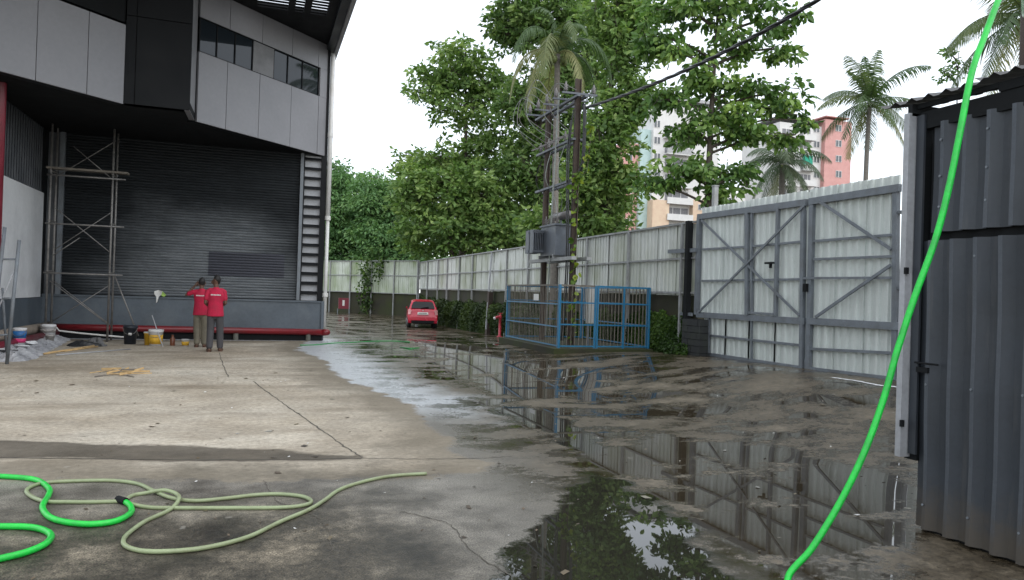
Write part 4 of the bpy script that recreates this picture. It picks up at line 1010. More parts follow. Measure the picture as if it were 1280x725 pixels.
# ------------------------------------------------------------------ remesh helper (one continuous skin from overlapping lofts)
def remeshed(name, mb, mat, parent, voxel, smooth_it=4, fac=.5):
    o = mb.build(name, mat, parent, True)
    m = o.modifiers.new('r', 'REMESH'); m.mode = 'VOXEL'; m.voxel_size = voxel; m.use_smooth_shade = True
    if smooth_it:
        s = o.modifiers.new('s', 'SMOOTH'); s.iterations = smooth_it; s.factor = fac
    dg = bpy.context.evaluated_depsgraph_get(); me = bpy.data.meshes.new_from_object(o.evaluated_get(dg))
    old = o.data; o.modifiers.clear(); o.data = me; bpy.data.meshes.remove(old)
    me.polygons.foreach_set('use_smooth', [True]*len(me.polygons))
    return o
def ell(mb, pts, n=14, flat0=False):
    """closed limb through (point, rx, ry): elliptical rings, rx across (local x), ry front-back"""
    rings = []
    P = [Vector(p) for p, _, _ in pts]
    for i, (p, rx, ry) in enumerate(pts):
        t = (P[min(i+1, len(P)-1)]-P[max(i-1, 0)]).normalized()
        u = Vector((1, 0, 0)) - t*t.x
        if u.length < .2: u = Vector((0, 1, 0))-t*t.y
        u.normalize(); v = t.cross(u)
        rings.append([P[i]+u*rx*math.cos(2*math.pi*k/n)+v*ry*math.sin(2*math.pi*k/n) for k in range(n)])
    t0 = (P[0]-P[1]).normalized(); t1 = (P[-1]-P[-2]).normalized()
    def capring(c, ring, t, r): return [Vector(c)+t*r*.75+(q-Vector(c))*.45 for q in ring]
    rings = ([] if flat0 else [capring(P[0], rings[0], t0, min(pts[0][1:]))])+rings+[capring(P[-1], rings[-1], t1, min(pts[-1][1:]))]
    mb.loft(rings)
M_skin = pm('brown_skin', (.105, .052, .032), .55, 0, .1, 8); M_hair = pm('black_hair', (.008, .007, .007), .6)
M_shirt = pm('red_shirt', (.40, .008, .042), .8, 0, .2, 7, bump=.9, bscale=13); M_khaki = pm('khaki_trousers', (.15, .135, .10), .85, 0, .25, 9, bump=.9, bscale=13); M_grey = pm('grey_trousers', (.060, .058, .062), .85, 0, .15, 9)
M_sandal = pm('sandal_brown', (.11, .055, .035), .7)
def person(label, loc, yaw, S, arms, head_yaw, head_pitch, stance, trouser):
    """faces local +y; x to the right. arms: per side list shoulder->elbow->wrist->hand tip points"""
    t = thing('person', label, 'person', loc, yaw); t.scale = (S, S, S)
    body = MB(); hip = .90
    legs = []
    for sgn, (fx, fy, kx, ky) in zip((-1, 1), stance):
        hipj = (sgn*.09, 0, hip); knee = (kx, ky, .49); ank = (fx, fy, .09)
        legs.append((hipj, knee, ank))
        ell(body, [(hipj, .078, .085), (knee, .052, .056), ((kx*.5+fx*.5, ky*.5+fy*.5-.008, .30), .046, .052), (ank, .034, .038)])
        ell(body, [((fx, fy-.05, .045), .036, .034), ((fx+sgn*.015, fy+.08, .042), .044, .03), ((fx+sgn*.02, fy+.17, .03), .042, .02)])
    ell(body, [((0, 0, .86), .15, .105), ((0, .0, 1.0), .14, .10), ((0, .0, 1.15), .145, .10), ((0, -.005, 1.30), .17, .105), ((0, 0, 1.40), .13, .08), ((0, .005, 1.44), .06, .055)])
    ell(body, [((0, .0, 1.40), .055, .055), ((0, .012, 1.52), .052, .055)])
    hc = Vector((0, .03, 1.60))
    def hp(x, y, z):
        v = Vector((x, y, z)); v.rotate(Matrix.Rotation(head_pitch, 3, 'X')); v.rotate(Matrix.Rotation(head_yaw, 3, 'Z')); return hc+v
    ell(body, [(hp(0, .015, -.10), .050, .060), (hp(0, .01, -.05), .066, .082), (hp(0, 0, .02), .074, .094), (hp(0, -.01, .07), .066, .084), (hp(0, -.012, .105), .035, .05)], 16)
    ell(body, [(hp(0, .088, .01), .012, .012), (hp(0, .112, -.025), .019, .014), (hp(0, .095, -.035), .02, .01)], 8)        # nose
    ell(body, [(hp(-.02, .082, -.062), .012, .01), (hp(.02, .082, -.062), .012, .01)], 8)                                     # lips
    for sg in (-1, 1): ell(body, [(hp(sg*.078, -.005, -.03), .01, .016), (hp(sg*.084, -.012, .01), .01, .02), (hp(sg*.08, -.012, .03), .008, .014)], 8)
    for (sh_, el, wr, tip, pn) in arms:
        sh_, el, wr, tip, pn = map(Vector, (sh_, el, wr, tip, pn))
        ell(body, [(sh_, .052, .055), (sh_.lerp(el, .5), .045, .047), (el, .036, .038), (el.lerp(wr, .3), .037, .038), (wr, .025, .028)])
        d = (tip-wr).normalized(); pn = (pn-d*pn.dot(d)).normalized(); sd_ = d.cross(pn)
        ell(body, [(wr, .026, .022), (wr+d*.05, .036, .018), (wr+d*.09, .038, .016)])
        for k, ln in enumerate((.062, .075, .07, .055)):
            b0 = wr+d*.085+sd_*(-.030+.02*k); b1 = b0+d*ln*.5-pn*.006; b2 = b1+d*ln*.42-pn*.022
            ell(body, [(b0, .0095, .0095), (b1, .0085, .0085), (b2, .0075, .0075)], 8)
        b0 = wr+d*.03-sd_*.03; b1 = b0+d*.035-sd_*.025-pn*.01; b2 = b1+d*.03-sd_*.004-pn*.012
        ell(body, [(b0, .012, .012), (b1, .0105, .0105), (b2, .009, .009)], 8)
    remeshed('body', body, M_skin, t, .009, 2)
    ey = MB()
    for sg in (-1, 1): ell(ey, [(hp(sg*.03, .084, .012), .010, .006), (hp(sg*.03, .088, .012), .009, .005)], 8)
    ey.build('eyes', M_black, t, True)
    hr = MB()
    ell(hr, [(hp(0, -.030, -.03), .066, .062), (hp(0, -.022, .02), .082, .094), (hp(0, -.016, .07), .078, .094), (hp(0, -.005, .105), .062, .078), (hp(0, -.005, .125), .03, .04)], 16)
    remeshed('hair', hr, M_hair, t, .012, 1)
    s = MB()
    ell(s, [((0, -.005, .80), .186, .136), ((0, -.005, .81), .187, .136), ((0, -.005, .95), .172, .128), ((0, -.008, 1.12), .158, .116), ((0, -.012, 1.28), .176, .120), ((0, -.004, 1.37), .155, .102), ((0, .0, 1.425), .085, .075)], 20, True)
    ell(s, [((-.14, 0, 1.375), .062, .068), ((.14, 0, 1.375), .062, .068)], 12)
    for (sh_, el, wr, tip, pn) in arms:
        sh_, el = Vector(sh_), Vector(el); ell(s, [(sh_, .058, .064), (sh_.lerp(el, .35), .057, .062), (sh_.lerp(el, .68), .058, .062)], 12)
    sh = remeshed('shirt', s, M_shirt, t, .012, 2)
    # blurred white line of lettering across the upper back
    L = MB(); x = -.105
    rnd = random.Random(5)
    while x < .10:
        wd = rnd.uniform(.010, .017); y = -.128+.9*x*x*1.2
        L.box((x, y-.012, 1.272), (x+wd*.8, y+.01, 1.300+rnd.uniform(-.004, .004))); x += wd+.004
    L.build('back_lettering', M_pvc, sh)
    tr_ = MB()
    for (hj, kn, an) in legs:
        hj, kn, an = map(Vector, (hj, kn, an))
        ell(tr_, [(hj+Vector((0, 0, .0)), .084, .105), (hj.lerp(kn, .5), .084, .09), (kn, .080, .084), (kn.lerp(an, .5), .076, .082), (an+Vector((0, 0, .005)), .068, .078)], 14)
    ell(tr_, [((0, -.005, .82), .16, .118), ((0, -.005, .95), .155, .115)], 18)
    remeshed('trousers', tr_, trouser, t, .013, 2)
    for (hj, kn, an), sg in zip(legs, (-1, 1)):
        fo = MB(); n = 14; pr = []
        for zz in (0, .022):
            for k in range(n):
                a = 2*math.pi*k/n; pr.append((an[0]+sg*.012+.05*math.cos(a), an[1]+.055+.14*math.sin(a), zz))
        fo.add(pr, [tuple(reversed(range(n))), tuple(range(n, 2*n))]+[(k, (k+1) % n, n+(k+1) % n, n+k) for k in range(n)])
        sa = fo.build('sandal', M_sandal, t)
        MB().tube([(an[0]+sg*.012-.055, an[1]+.10, .02), (an[0]+sg*.012-.03, an[1]+.10, .075), (an[0]+sg*.012+.03, an[1]+.10, .075), (an[0]+sg*.012+.055, an[1]+.10, .02)], .012, 6).build('strap', M_sandal, sa)
    return t
pr_ = gp(267.5, 439.5); plf = gp(249.5, 434)
# the man on the right: back to us, head turned to his left, forearms in front
person('man in red shirt and dark grey trousers, head turned, arms folded in front', pr_, R(2), 1.035,
       [((-.172, 0, 1.37), (-.215, -.03, 1.10), (-.14, .17, 1.02), (-.06, .24, 1.03), (0, .3, 1)), ((.172, 0, 1.37), (.21, -.02, 1.10), (.14, .19, 1.04), (.04, .26, 1.05), (0, .3, 1))],
       R(68), 0, ((-.10, -.03, -.09, .03), (.12, .10, .11, .06)), M_grey)
person('man in red shirt and khaki trousers raising his left hand to his head', plf, R(-4), .995,
       [((-.172, 0, 1.38), (-.36, .03, 1.29), (-.18, .14, 1.52), (-.10, .16, 1.62), (0, 1, .2)), ((.172, 0, 1.37), (.25, .04, 1.10), (.14, .22, 1.08), (.06, .30, 1.12), (0, .3, 1))],
       R(6), R(-4), ((-.07, .0, -.085, .03), (.09, .05, .09, .05)), M_khaki)

# ------------------------------------------------------------------ CAR
def car():
    c = (gp(510, 410.5)+gp(545.5, 410.5))/2; W = .80
    t = thing('parked_car', 'small red hatchback parked beside the boundary wall', 'car', c, -math.atan2(c.x, c.y)+R(2.5))
    M_cp = pm('red_car_paint', (.44, .004, .028), .22, 0, .05, 2, fine=.03, spec=.6)
    out = [(.06, .30, .74), (.0, .42, .77), (.0, .62, .79), (.05, .80, .79), (.07, .98, .77), (.16, 1.10, .73), (.38, 1.42, .62), (.60, 1.50, .59), (1.3, 1.53, .60), (1.9, 1.48, .60), (2.5, 1.08, .72), (2.9, 1.0, .76), (3.45, .86, .74), (3.6, .62, .72), (3.58, .35, .70)]
    rings = []
    for y, z, wv in out:
        zb = .24 if .2 < y < 3.5 else .28
        ring = []
        for k in range(9):
            v = -1+2*k/8; ring.append((wv*v, y, z-.05*abs(v)**4))
        belt = min(z-.02, .86); bw = W if z > .5 else wv
        ring += [(min(bw, max(wv, .775)), y, belt), (W*.985, y, .5 if z > .52 else z*.9), (W*.93, y, zb), (-W*.93, y, zb), (-W*.985, y, .5 if z > .52 else z*.9), (-min(bw, max(wv, .775)), y, belt)]
        rings.append(ring)
    body = remeshed('body', MB().loft(rings), M_cp, t, .03, 4)
    def patch(name, pts, mat, parent=body, d=(0, -.03, 0)):
        n = len(pts); A = [Vector(p) for p in pts]; B = [p+Vector(d) for p in A]
        return MB().add(A+B, [tuple(reversed(range(n))), tuple(range(n, 2*n))]+[(i, (i+1) % n, n+(i+1) % n, n+i) for i in range(n)]).build(name, mat, parent)
    gw = patch('rear_window', [(-.62, .11, 1.04), (.62, .11, 1.04), (.60, .20, 1.16), (.52, .34, 1.36), (.44, .37, 1.40), (-.44, .37, 1.40), (-.52, .34, 1.36), (-.60, .20, 1.16)], M_carglass, d=(0, -.035, .02))
    for s in (-1, 1):
        patch('tail_light', [(s*.66, .03, .74), (s*.79, .10, .72), (s*.78, .12, .98), (s*.70, .09, 1.02), (s*.60, .06, .94)][::s], pm('tail_lamp_clear', (.62, .30, .30), .2), d=(0, -.05, 0))
        patch('side_window', [(s*.70, .55, 1.05), (s*.70, 2.25, 1.05), (s*.62, 1.75, 1.42), (s*.62, .65, 1.42)][::s], M_carglass, d=(s*.035, 0, 0))
        patch('mirror', [(s*.78, 2.1, 1.0), (s*.85, 2.08, 1.0), (s*.85, 2.08, 1.08), (s*.80, 2.1, 1.13)][::s], M_cp, d=(0, -.08, 0))
        for y in (.62, 2.95):
            wl = MB().tube([(s*.60, y, .29), (s*.63, y, .29), (s*.78, y, .29), (s*.80, y, .29)], [.25, .29, .29, .26], 20).build('wheel', M_tyre, t, True)
            MB().tube([(s*.795, y, .29), (s*.812, y, .29)], .18, 14).build('rim', M_rim, wl)
    pl_ = patch('number_plate', [(-.29, .0, .74), (.29, .0, .74), (.27, .03, .86), (-.27, .03, .86)], M_pvc, d=(0, -.035, 0))
    L = MB(); x = -.22
    while x < .2: L.box((x, -.0405, .775), (x+.03, -.036, .83)); x += .055
    L.build('plate_characters', M_black, pl_)
    MB().box((-.6, -.02, .27), (.6, .06, .42)).build('lower_bumper', M_black, body)
    MB().box((-.5, .10, .22), (.5, 3.3, .30)).build('underbody', M_black, t)
    patch('wiper', [(-.1, .09, 1.05), (.3, .10, 1.12), (.3, .10, 1.14), (-.1, .09, 1.07)], M_black, gw, (0, -.05, .02))
    MB().box((-.42, .40, 1.50), (.42, .47, 1.53)).build('spoiler', M_cp, body)
    MB().box((-.03, .005, .93), (.03, .03, .97)).build('badge', M_rim, body)
car()

# ------------------------------------------------------------------ VEGETATION
def leaves(C, D, S, wr=.5, fold=.18, six=False, lv=None, curl=.15):
    """C centres, D unit axis, S length -> verts, faces, attr"""
    N = len(C); rnd = NR.normal(size=(N, 3)); W = np.cross(D, rnd); W /= np.linalg.norm(W, axis=1)[:, None]+1e-9
    U = np.cross(W, D); S = S[:, None]; w = S*wr*.5
    if lv is None: lv = NR.random(N)
    if not six:
        V = np.stack([C, C+D*S*.45+W*w+U*S*fold*.5, C+D*S-U*S*curl, C+D*S*.45-W*w+U*S*fold*.5], 1)
        b = np.arange(N)[:, None]*4; F1 = np.concatenate([b+[0, 1, 2], b+[0, 2, 3]], 0)
        return V.reshape(-1, 3), F1, np.repeat(lv, 4)
    V = np.stack([C, C+D*S*.28+W*w*.85+U*S*fold*.4, C+D*S*.66+W*w*.9+U*S*fold*.3, C+D*S-U*S*curl, C+D*S*.66-W*w*.9+U*S*fold*.3, C+D*S*.28-W*w*.85+U*S*fold*.4, ], 1)
    b = np.arange(N)[:, None]*6; F1 = np.concatenate([b+[0, 1, 2], b+[0, 2, 3], b+[0, 3, 4], b+[0, 4, 5]], 0)
    return V.reshape(-1, 3), F1, np.repeat(lv, 6)
def unit(a): return a/(np.linalg.norm(a, axis=-1, keepdims=True)+1e-9)
def tree(label, base, lobes, leaf, per, clump_r, mat, trunk_r=.25, seed=1, droop=.35, six=False, wr=.5, name='tree', group=None, wood=M_bark, dens=1.0, twig=.018):
    """lobes: (dx,dy,z, rx,ry,rz, clumps) relative to base; a trunk, a limb to each lobe, twigs to clumps, leaves"""
    rng = np.random.default_rng(seed); base = Vector(base)
    t = thing(name, label, 'tree', base, 0, group)
    wd = MB(); top = max(l[2]+l[5]*.6 for l in lobes)
    tr = []; m = 9
    for i in range(m+1):
        a = i/m; tr.append(Vector((math.sin(a*5+seed)*.25*a, math.cos(a*4+seed)*.25*a, -.3+a*(top+.3))))
    wd.tube(tr, [trunk_r*(1-.82*(i/m)) for i in range(m+1)], 9)
    CC = []; LL = []
    def tp_(z): a = min(max((z+.3)/(top+.3), 0), 1)*m; i = min(int(a), m-1); return tr[i].lerp(tr[i+1], a-i)
    for (dx, dy, z, rx, ry, rz, nc) in lobes:
        c = Vector((dx, dy, z)); hd = math.hypot(dx, dy)
        a = tp_(max(.15*top, z-rz*.3-(.45 if not six else .2)*hd)); 
        mid = a.lerp(c, .55)+Vector((0, 0, .08*hd))
        limb = spline([a, mid, c], 5); r0 = min(trunk_r*.55, .05+.02*max(rx, rz))
        wd.tube(limb, [r0*(1-.6*i/(len(limb)-1)) for i in range(len(limb))], 6)
        subs = []
        for k in range(max(3, nc//9)):
            v = unit(rng.normal(size=3))*rng.uniform(.35, .75)
            s = c+Vector((v[0]*rx, v[1]*ry, v[2]*rz)); subs.append(s)
            st = limb[rng.integers(len(limb)//2, len(limb))]
            wd.tube([st, st.lerp(s, .5)+Vector((0, 0, .15)), s], [r0*.42, r0*.3, .02], 5, False)
        nc = int(nc*dens)
        v = unit(rng.normal(size=(nc, 3)))*(rng.random((nc, 1))**.42)
        P = np.array(c)+v*[rx, ry, rz]
        for p in P:
            p_ = Vector(p); s = min(subs, key=lambda q: (q-p_).length_squared)
            wd.tube([s, s.lerp(p_, .6)+Vector((0, 0, .06)), p_], [twig, twig*.7, twig*.4], 3, False)
        CC.append(P); LL.append(np.full(len(P), 1.))
    P = np.concatenate(CC); n = len(P)
    lvc = np.clip(rng.normal(.48, .2, n), 0, 1)
    idx = np.repeat(np.arange(n), per); N = len(idx)
    off = unit(rng.normal(size=(N, 3)))*(rng.random((N, 1))**.6)*clump_r*rng.uniform(.6, 1.25, (n, 1))[idx]; off[:, 2] *= .55
    C = P[idx]+off
    D = unit(unit(off+1e-6)*[1, 1, .5]+rng.normal(size=(N, 3))*.5+[0, 0, -droop])
    S = leaf*rng.uniform(.6, 1.25, N)
    V, Fc, A = leaves(C, D, S, wr, six=six, lv=np.clip(lvc[idx]+rng.normal(0, .16, N), 0, 1))
    wd.build('trunk', wood, t, True)
    link('crown', np_mesh('crown', V, Fc, mat, {'lv': A}), None, t)
    return t
ML1 = leafmat('leaf_mid_green', (.070, .135, .035), (.175, .290, .080), (.34, .45, .15))
ML2 = leafmat('leaf_bluish_green', (.070, .150, .055), (.150, .290, .105), (.26, .41, .15), .3)
ML3 = leafmat('leaf_teak', (.050, .110, .028), (.125, .235, .060), (.30, .43, .11), .35, .4)
ML4 = leafmat('leaf_deep_green', (.055, .110, .030), (.135, .235, .068), (.27, .37, .12))
def lobe(px, py, Z, wx, wz, nc, base, dep=None):
    """crown lobe seen at pixel (px,py), camera depth Z, half-sizes in pixels"""
    p = atZ(px, py, Z); s = Z/FPX
    return (p.x-base[0], p.y-base[1], p.z, wx*s, (dep or wx)*s, wz*s, nc)
def base_at(px, Z): p = atZ(px, 372, Z); return (p.x, p.y, 0.)
# far left dark tree mass, three crowns
for k, (px, Z, ls, seed, lab) in enumerate((
        (428, 78, [(428, 262, 48, 52, 80), (405, 285, 45, 45, 60), (440, 300, 45, 35, 50), (415, 235, 34, 30, 35), (430, 322, 60, 22, 40)], 21, 'broad bluish-green tree behind the far fence next to the warehouse corner'),
        (485, 74, [(478, 272, 42, 48, 75), (490, 305, 45, 32, 55), (470, 240, 30, 28, 30), (500, 322, 60, 22, 40)], 22, 'broad bluish-green tree behind the far fence corner'),
        (370, 82, [(372, 262, 45, 50, 60), (365, 300, 50, 35, 40)], 23, 'broad bluish-green tree half hidden by the warehouse'))):
    b = base_at(px, Z); tree(lab, b, [lobe(x, y, Z, wx, wz, n, b) for x, y, wx, wz, n in ls], 0.42, 110, 1.5, ML2, .35, seed, .6, wr=.5, name='far_tree')
# central trees beyond the side fence
Z = 54; b = base_at(575, Z)
tree('tall leafy tree behind the fence with a rounded crown against the sky', b, [lobe(x, y, Z, wx, wz, n, b) for x, y, wx, wz, n in (
    (572, 85, 42, 38, 70), (540, 110, 36, 26, 45), (605, 110, 38, 34, 55), (575, 140, 48, 26, 45), (520, 205, 32, 22, 34), (560, 200, 45, 28, 45), (615, 175, 42, 35, 55))], .44, 24, .70, ML1, .26, 31, .3, name='leafy_tree')
Z = 50; b = base_at(562, Z)
tree('spreading lower tree just behind the fence near the parked car', b, [lobe(x, y, Z, wx, wz, n, b) for x, y, wx, wz, n in (
    (515, 250, 30, 28, 45), (560, 245, 45, 34, 75), (545, 290, 52, 30, 80), (605, 235, 44, 42, 80), (600, 290, 48, 32, 70), (640, 285, 40, 34, 60), (525, 225, 34, 20, 28))], .42, 26, .68, ML1, .24, 32, .3, name='leafy_tree')
Z = 50; b = base_at(672, Z)
tree('very tall dense tree behind the transformer poles', b, [lobe(x, y, Z, wx, wz, n, b) for x, y, wx, wz, n in (
    (668, 25, 50, 45, 80), (710, 15, 55, 45, 80), (690, -30, 70, 40, 60), (640, 40, 26, 32, 30), (735, 75, 48, 52, 95), (690, 110, 46, 50, 90), (655, 140, 40, 42, 70), (710, 180, 50, 48, 90), (665, 215, 42, 42, 75), (640, 20, 30, 26, 26))], .44, 27, .80, ML4, .34, 33, .3, name='dense_tree')
Z = 38; b = base_at(757, Z)
tree('dense tree right of the transformer with hanging leafy branches', b, [lobe(x, y, Z, wx, wz, n, b) for x, y, wx, wz, n in (
    (755, 175, 42, 44, 80), (770, 230, 34, 38, 60), (725, 235, 40, 40, 75), (745, 285, 44, 28, 60), (690, 285, 42, 30, 60), (775, 130, 34, 40, 55), (785, 60, 34, 42, 55), (765, 20, 40, 40, 55), (800, 120, 22, 26, 26), (795, 20, 30, 40, 34))], .38, 26, .64, ML1, .26, 34, .35, name='dense_tree')
Z = 60; b = base_at(630, Z)
tree('dark background tree seen through the gaps behind the tall trees', b, [lobe(x, y, Z, wx, wz, n, b) for x, y, wx, wz, n in (
    (560, 290, 60, 40, 60), (630, 280, 60, 50, 70), (700, 270, 60, 50, 70), (600, 220, 50, 40, 50), (680, 190, 50, 50, 50), (760, 270, 36, 44, 40))], .42, 46, 1.2, ML4, .3, 35, .3, name='dense_tree')
# large-leaved tree behind the gate
Z = 30; b = base_at(884, Z)
tree('large-leaved open tree with a dark trunk behind the gate', b, [lobe(x, y, Z, wx, wz, n, b) for x, y, wx, wz, n in (
    (855, 15, 50, 26, 17), (915, 10, 48, 28, 17), (975, 25, 34, 18, 9), (890, -30, 60, 30, 20), (835, 65, 36, 22, 10), (915, 60, 44, 20, 12), (970, 62, 32, 12, 6), (880, 100, 40, 22, 12), (940, 112, 40, 16, 9), (985, 118, 26, 14, 6), (835, 125, 34, 20, 9), (910, 140, 44, 22, 13), (870, 165, 40, 24, 12), (930, 172, 38, 20, 10), (985, 172, 22, 12, 5), (840, 215, 34, 18, 9), (885, 215, 36, 24, 13), (930, 222, 28, 20, 9), (985, 135, 22, 10, 4), (900, 245, 24, 12, 5), (815, 45, 24, 30, 8), (1000, 150, 14, 10, 2), (815, 235, 18, 14, 3))], .31, 36, .55, ML3, .20, 41, .75, six=True, wr=.55, name='large_leaved_tree', twig=.014)

def palm(label, crown, base, nf, flen, mat, seed, trunk_r=.16, droop=1.0, lean=0, dead=0, width=.55, name='coconut_palm', e0=78, e1=115):
    rng = np.random.default_rng(seed); base = Vector(base); c = Vector(crown)-base
    t = thing(name, label, 'palm tree', base)
    MB().tube(spline([(0, 0, -.3), (c.x*.25-lean, c.y*.25, c.z*.35), (c.x*.7-lean*.6, c.y*.7, c.z*.7), c], 6), [trunk_r*(1.15-.4*i/18) for i in range(19)], 9).build('trunk', M_palmbark, t, True)
    for k in range(nf):
        az = k*2.399+rng.uniform(-.25, .25); lvl = (k/nf); el = R(e0-e1*lvl+rng.uniform(-8, 8)); L = flen*rng.uniform(.85, 1.08)*(1 if lvl > .12 else .75)
        d = Vector((math.cos(az)*math.cos(el), math.sin(az)*math.cos(el), math.sin(el)))
        pts = []; p = c.copy(); m = 14; dd = d.copy()
        for i in range(m+1):
            pts.append(p.copy()); dd = (dd+Vector((0, 0, -.085*droop*(1+.8*i/m)))).normalized(); p = p+dd*(L/m)
        fr = MB().tube(pts, [.045*(1-.85*i/m) for i in range(m+1)], 4)
        V = []; Fq = []; nl = 46
        for s in (-1, 1):
            for i in range(nl):
                a = .10+.9*i/nl; x = a*m; j = min(int(x), m-1); q = pts[j].lerp(pts[j+1], x-j); tg = (pts[j+1]-pts[j]).normalized()
                sd_ = tg.cross(Vector((0, 0, 1)))
                if sd_.length < .1: sd_ = Vector((math.sin(az), -math.cos(az), 0))
                sd_.normalize(); ll = L*width*.42*math.sin(math.pi*min(.97, .16+.80*a))**.7*rng.uniform(.85, 1.1)
                dv = (sd_*s*.75+tg*.55+Vector((0, 0, -.35-.45*rng.random()))).normalized(); wv = tg*.055*flen/4
                mid = q+dv*ll*.55; tip = q+dv*ll+Vector((0, 0, -.22*ll))
                n = len(V); V += [q-wv*.5, q+wv*.5, mid+wv*.55, mid-wv*.55, tip]; Fq += [(n, n+1, n+2, n+3), (n+3, n+2, n+4)]
        fr.add(V, Fq); me = fr.mesh('frond'); val = float(np.clip((.25+.5*rng.random()) if k < nf-dead else .93, 0, 1))
        at = me.attributes.new('lv', 'FLOAT', 'POINT'); at.data.foreach_set('value', np.clip(val+rng.normal(0, .06, len(me.vertices)), 0, 1).astype(np.float32))
        link('frond', me, mat, t)
    for k in range(5):
        a = k*1.3; q = c+Vector((math.cos(a)*.28, math.sin(a)*.28, -.25)); MB().lathe(q, [(.02, -.16), (.1, -.1), (.13, 0), (.1, .1), (.03, .15)], 8).build('coconut', ML_nut, t, True)
    return t
ML_nut = pm('coconut_green', (.10, .13, .035), .5)
MP1 = leafmat('palm_green', (.030, .065, .022), (.085, .140, .055), (.27, .27, .12), .35)
MP2 = leafmat('palm_grey_green', (.035, .065, .032), (.085, .125, .068), (.22, .24, .13), .3)
def gbase(px, Z): p = atZ(px, 372, Z); return (p.x, p.y, 0)
palm('coconut palm with yellowing drooped fronds right behind the transformer poles', atZ(697, 68, 27.5), gbase(692, 27.5), 13, 3.1, MP1, 3, .13, 2.7, 0, 4, .5, e0=96, e1=80)
palm('slender coconut palm standing alone against the white sky', atZ(1087, 128, 58), gbase(1089, 58), 20, 4.9, MP1, 5, .20, .95, .6, 2, .62, e0=90, e1=125)
palm('bushy greyish palm rising just above the gate', atZ(978, 205, 66), gbase(975, 66), 20, 4.6, MP2, 6, .3, 1.25, 0, 1, .6)
palm('coconut palm partly hidden above the shed roof', atZ(1282, 20, 36), gbase(1290, 36), 18, 4.8, MP1, 8, .2, 1.0, 0, 3, .6)
Z = 40; b = base_at(1192, Z)
tree('small thin-crowned tree peeping over the shed roof', b, [lobe(x, y, Z, wx, wz, n, b) for x, y, wx, wz, n in ((1188, 68, 12, 8, 5), (1196, 82, 14, 10, 7), (1184, 95, 14, 10, 7))], .28, 12, .35, ML3, .1, 77, .3, name='thin_tree')

def ivy(name, label, cat, X, Yr, zr, n, leaf, mat, seed, depth=.25, dens=None):
    rng = np.random.default_rng(seed); N = n
    y = rng.uniform(*Yr, N); u = rng.random(N)
    topz = zr[1]+.07*np.sin(y*2.1)+.06*np.sin(y*5.3+1)+.05*np.sin(y*11)
    z = gz(np.full(N, X), y)+ (topz-zr[0])*u**.9+zr[0]
    prof = np.sin(np.clip((z-zr[0])/(topz-zr[0]+.01), 0, 1)*math.pi)*.6+.25
    x = X-rng.random(N)**1.5*depth*prof*(1+.25*np.sin(y*3+z*4))
    D = unit(np.stack([-np.abs(rng.normal(.6, .4, N)), rng.normal(0, .6, N), rng.normal(-.5, .5, N)], 1))
    V, Fc, A = leaves(np.stack([x, y, z], 1), D, leaf*rng.uniform(.6, 1.3, N), .75, lv=np.clip(.45+.25*np.sin(y*1.7+z*2)+rng.normal(0, .18, N), 0, 1))
    tag(link(name, np_mesh(name, V, Fc, mat, {'lv': A}), None), label, cat, None, 'stuff')
MI1 = leafmat('ivy_bright', (.016, .036, .008), (.045, .095, .018), (.12, .20, .035), .25)
MI2 = leafmat('ivy_dark', (.018, .034, .010), (.045, .075, .020), (.10, .15, .035), .2)
ivy('creeper_hedge', 'bright green creeper hedge on the wall between the cage and the gate', 'creeper', XF-.02, (16.6, 24.5), (-.05, 1.05), 34000, .085, MI1, 51, .13)
ivy('wall_creeper', 'dark creeper covering the wall foot between the car and the cage', 'creeper', XF-.02, (24, 49), (-.05, 1.45), 60000, .10, MI2, 52, .3)
ivy('gate_foot_weeds', 'small tuft of weeds at the foot of the low black wall', 'weeds', XF-.44, (15.95, 16.9), (-.05, .25), 700, .07, MI1, 53, .35)
def vine(label, line, n, leaf, spread, mat, seed, name='vine', six=True):
    rng = np.random.default_rng(seed); pts = spline(line, 10); m = len(pts)
    t = thing(name, label, 'vine', pts[0])
    b0 = pts[0]; MB().tube([p-b0 for p in pts], .012, 5).build('stem', M_bark, t)
    i = rng.integers(0, m, n); C = np.array([pts[k] for k in i])-np.array(b0)+rng.normal(0, 1, (n, 3))*np.array(spread)
    D = unit(np.stack([rng.normal(-.4, .5, n), rng.normal(-.4, .6, n), rng.normal(-.6, .4, n)], 1))
    V, Fc, A = leaves(C, D, leaf*rng.uniform(.6, 1.3, n), .8, six=six, lv=rng.random(n)); link('leaves', np_mesh('leaves', V, Fc, mat, {'lv': A}), None, t)
MV = leafmat('vine_yellow_green', (.05, .11, .015), (.16, .26, .03), (.34, .40, .05), .35)
Yv = P2.y-.14
vine('yellow-green vine climbing the nearer transformer pole', [(P2.x+.02, Yv, PLZ+.2), (P2.x-.02, Yv, 2.4), (P2.x+.03, Yv-.02, 4.2), (P2.x-.05, Yv, 4.9), (P2.x+.12, Yv-.35, 5.2), (P2.x+.2, Yv-.4, 6.4)], 130, .17, (.05, .06, .1), MV, 61)
c0 = FA+(FB-FA).normalized()*5.0; nf = Vector((fd.y, -fd.x, 0)).normalized()*-1
nfv = Vector((-fd.y, fd.x, 0)).normalized()
if nfv.dot(-FA) < 0: nfv = -nfv
q = [c0+nfv*.2+Vector((0, 0, z)) for z in (.3, 1.5, 2.6, 3.6)]
vine('green creeper hanging down the middle of the far fence', q, 500, .22, (.28, .28, .35), MI1, 62, 'hanging_creeper', False)
vine('short creeper spilling over the far fence top rail', [q[3]+nfv*.05+fd.normalized()*-1.4+Vector((0, 0, .1)), q[3]+nfv*.1+fd.normalized()*-1.3+Vector((0, 0, -.9))], 160, .2, (.2, .2, .3), MI1, 63, 'hanging_creeper', False)

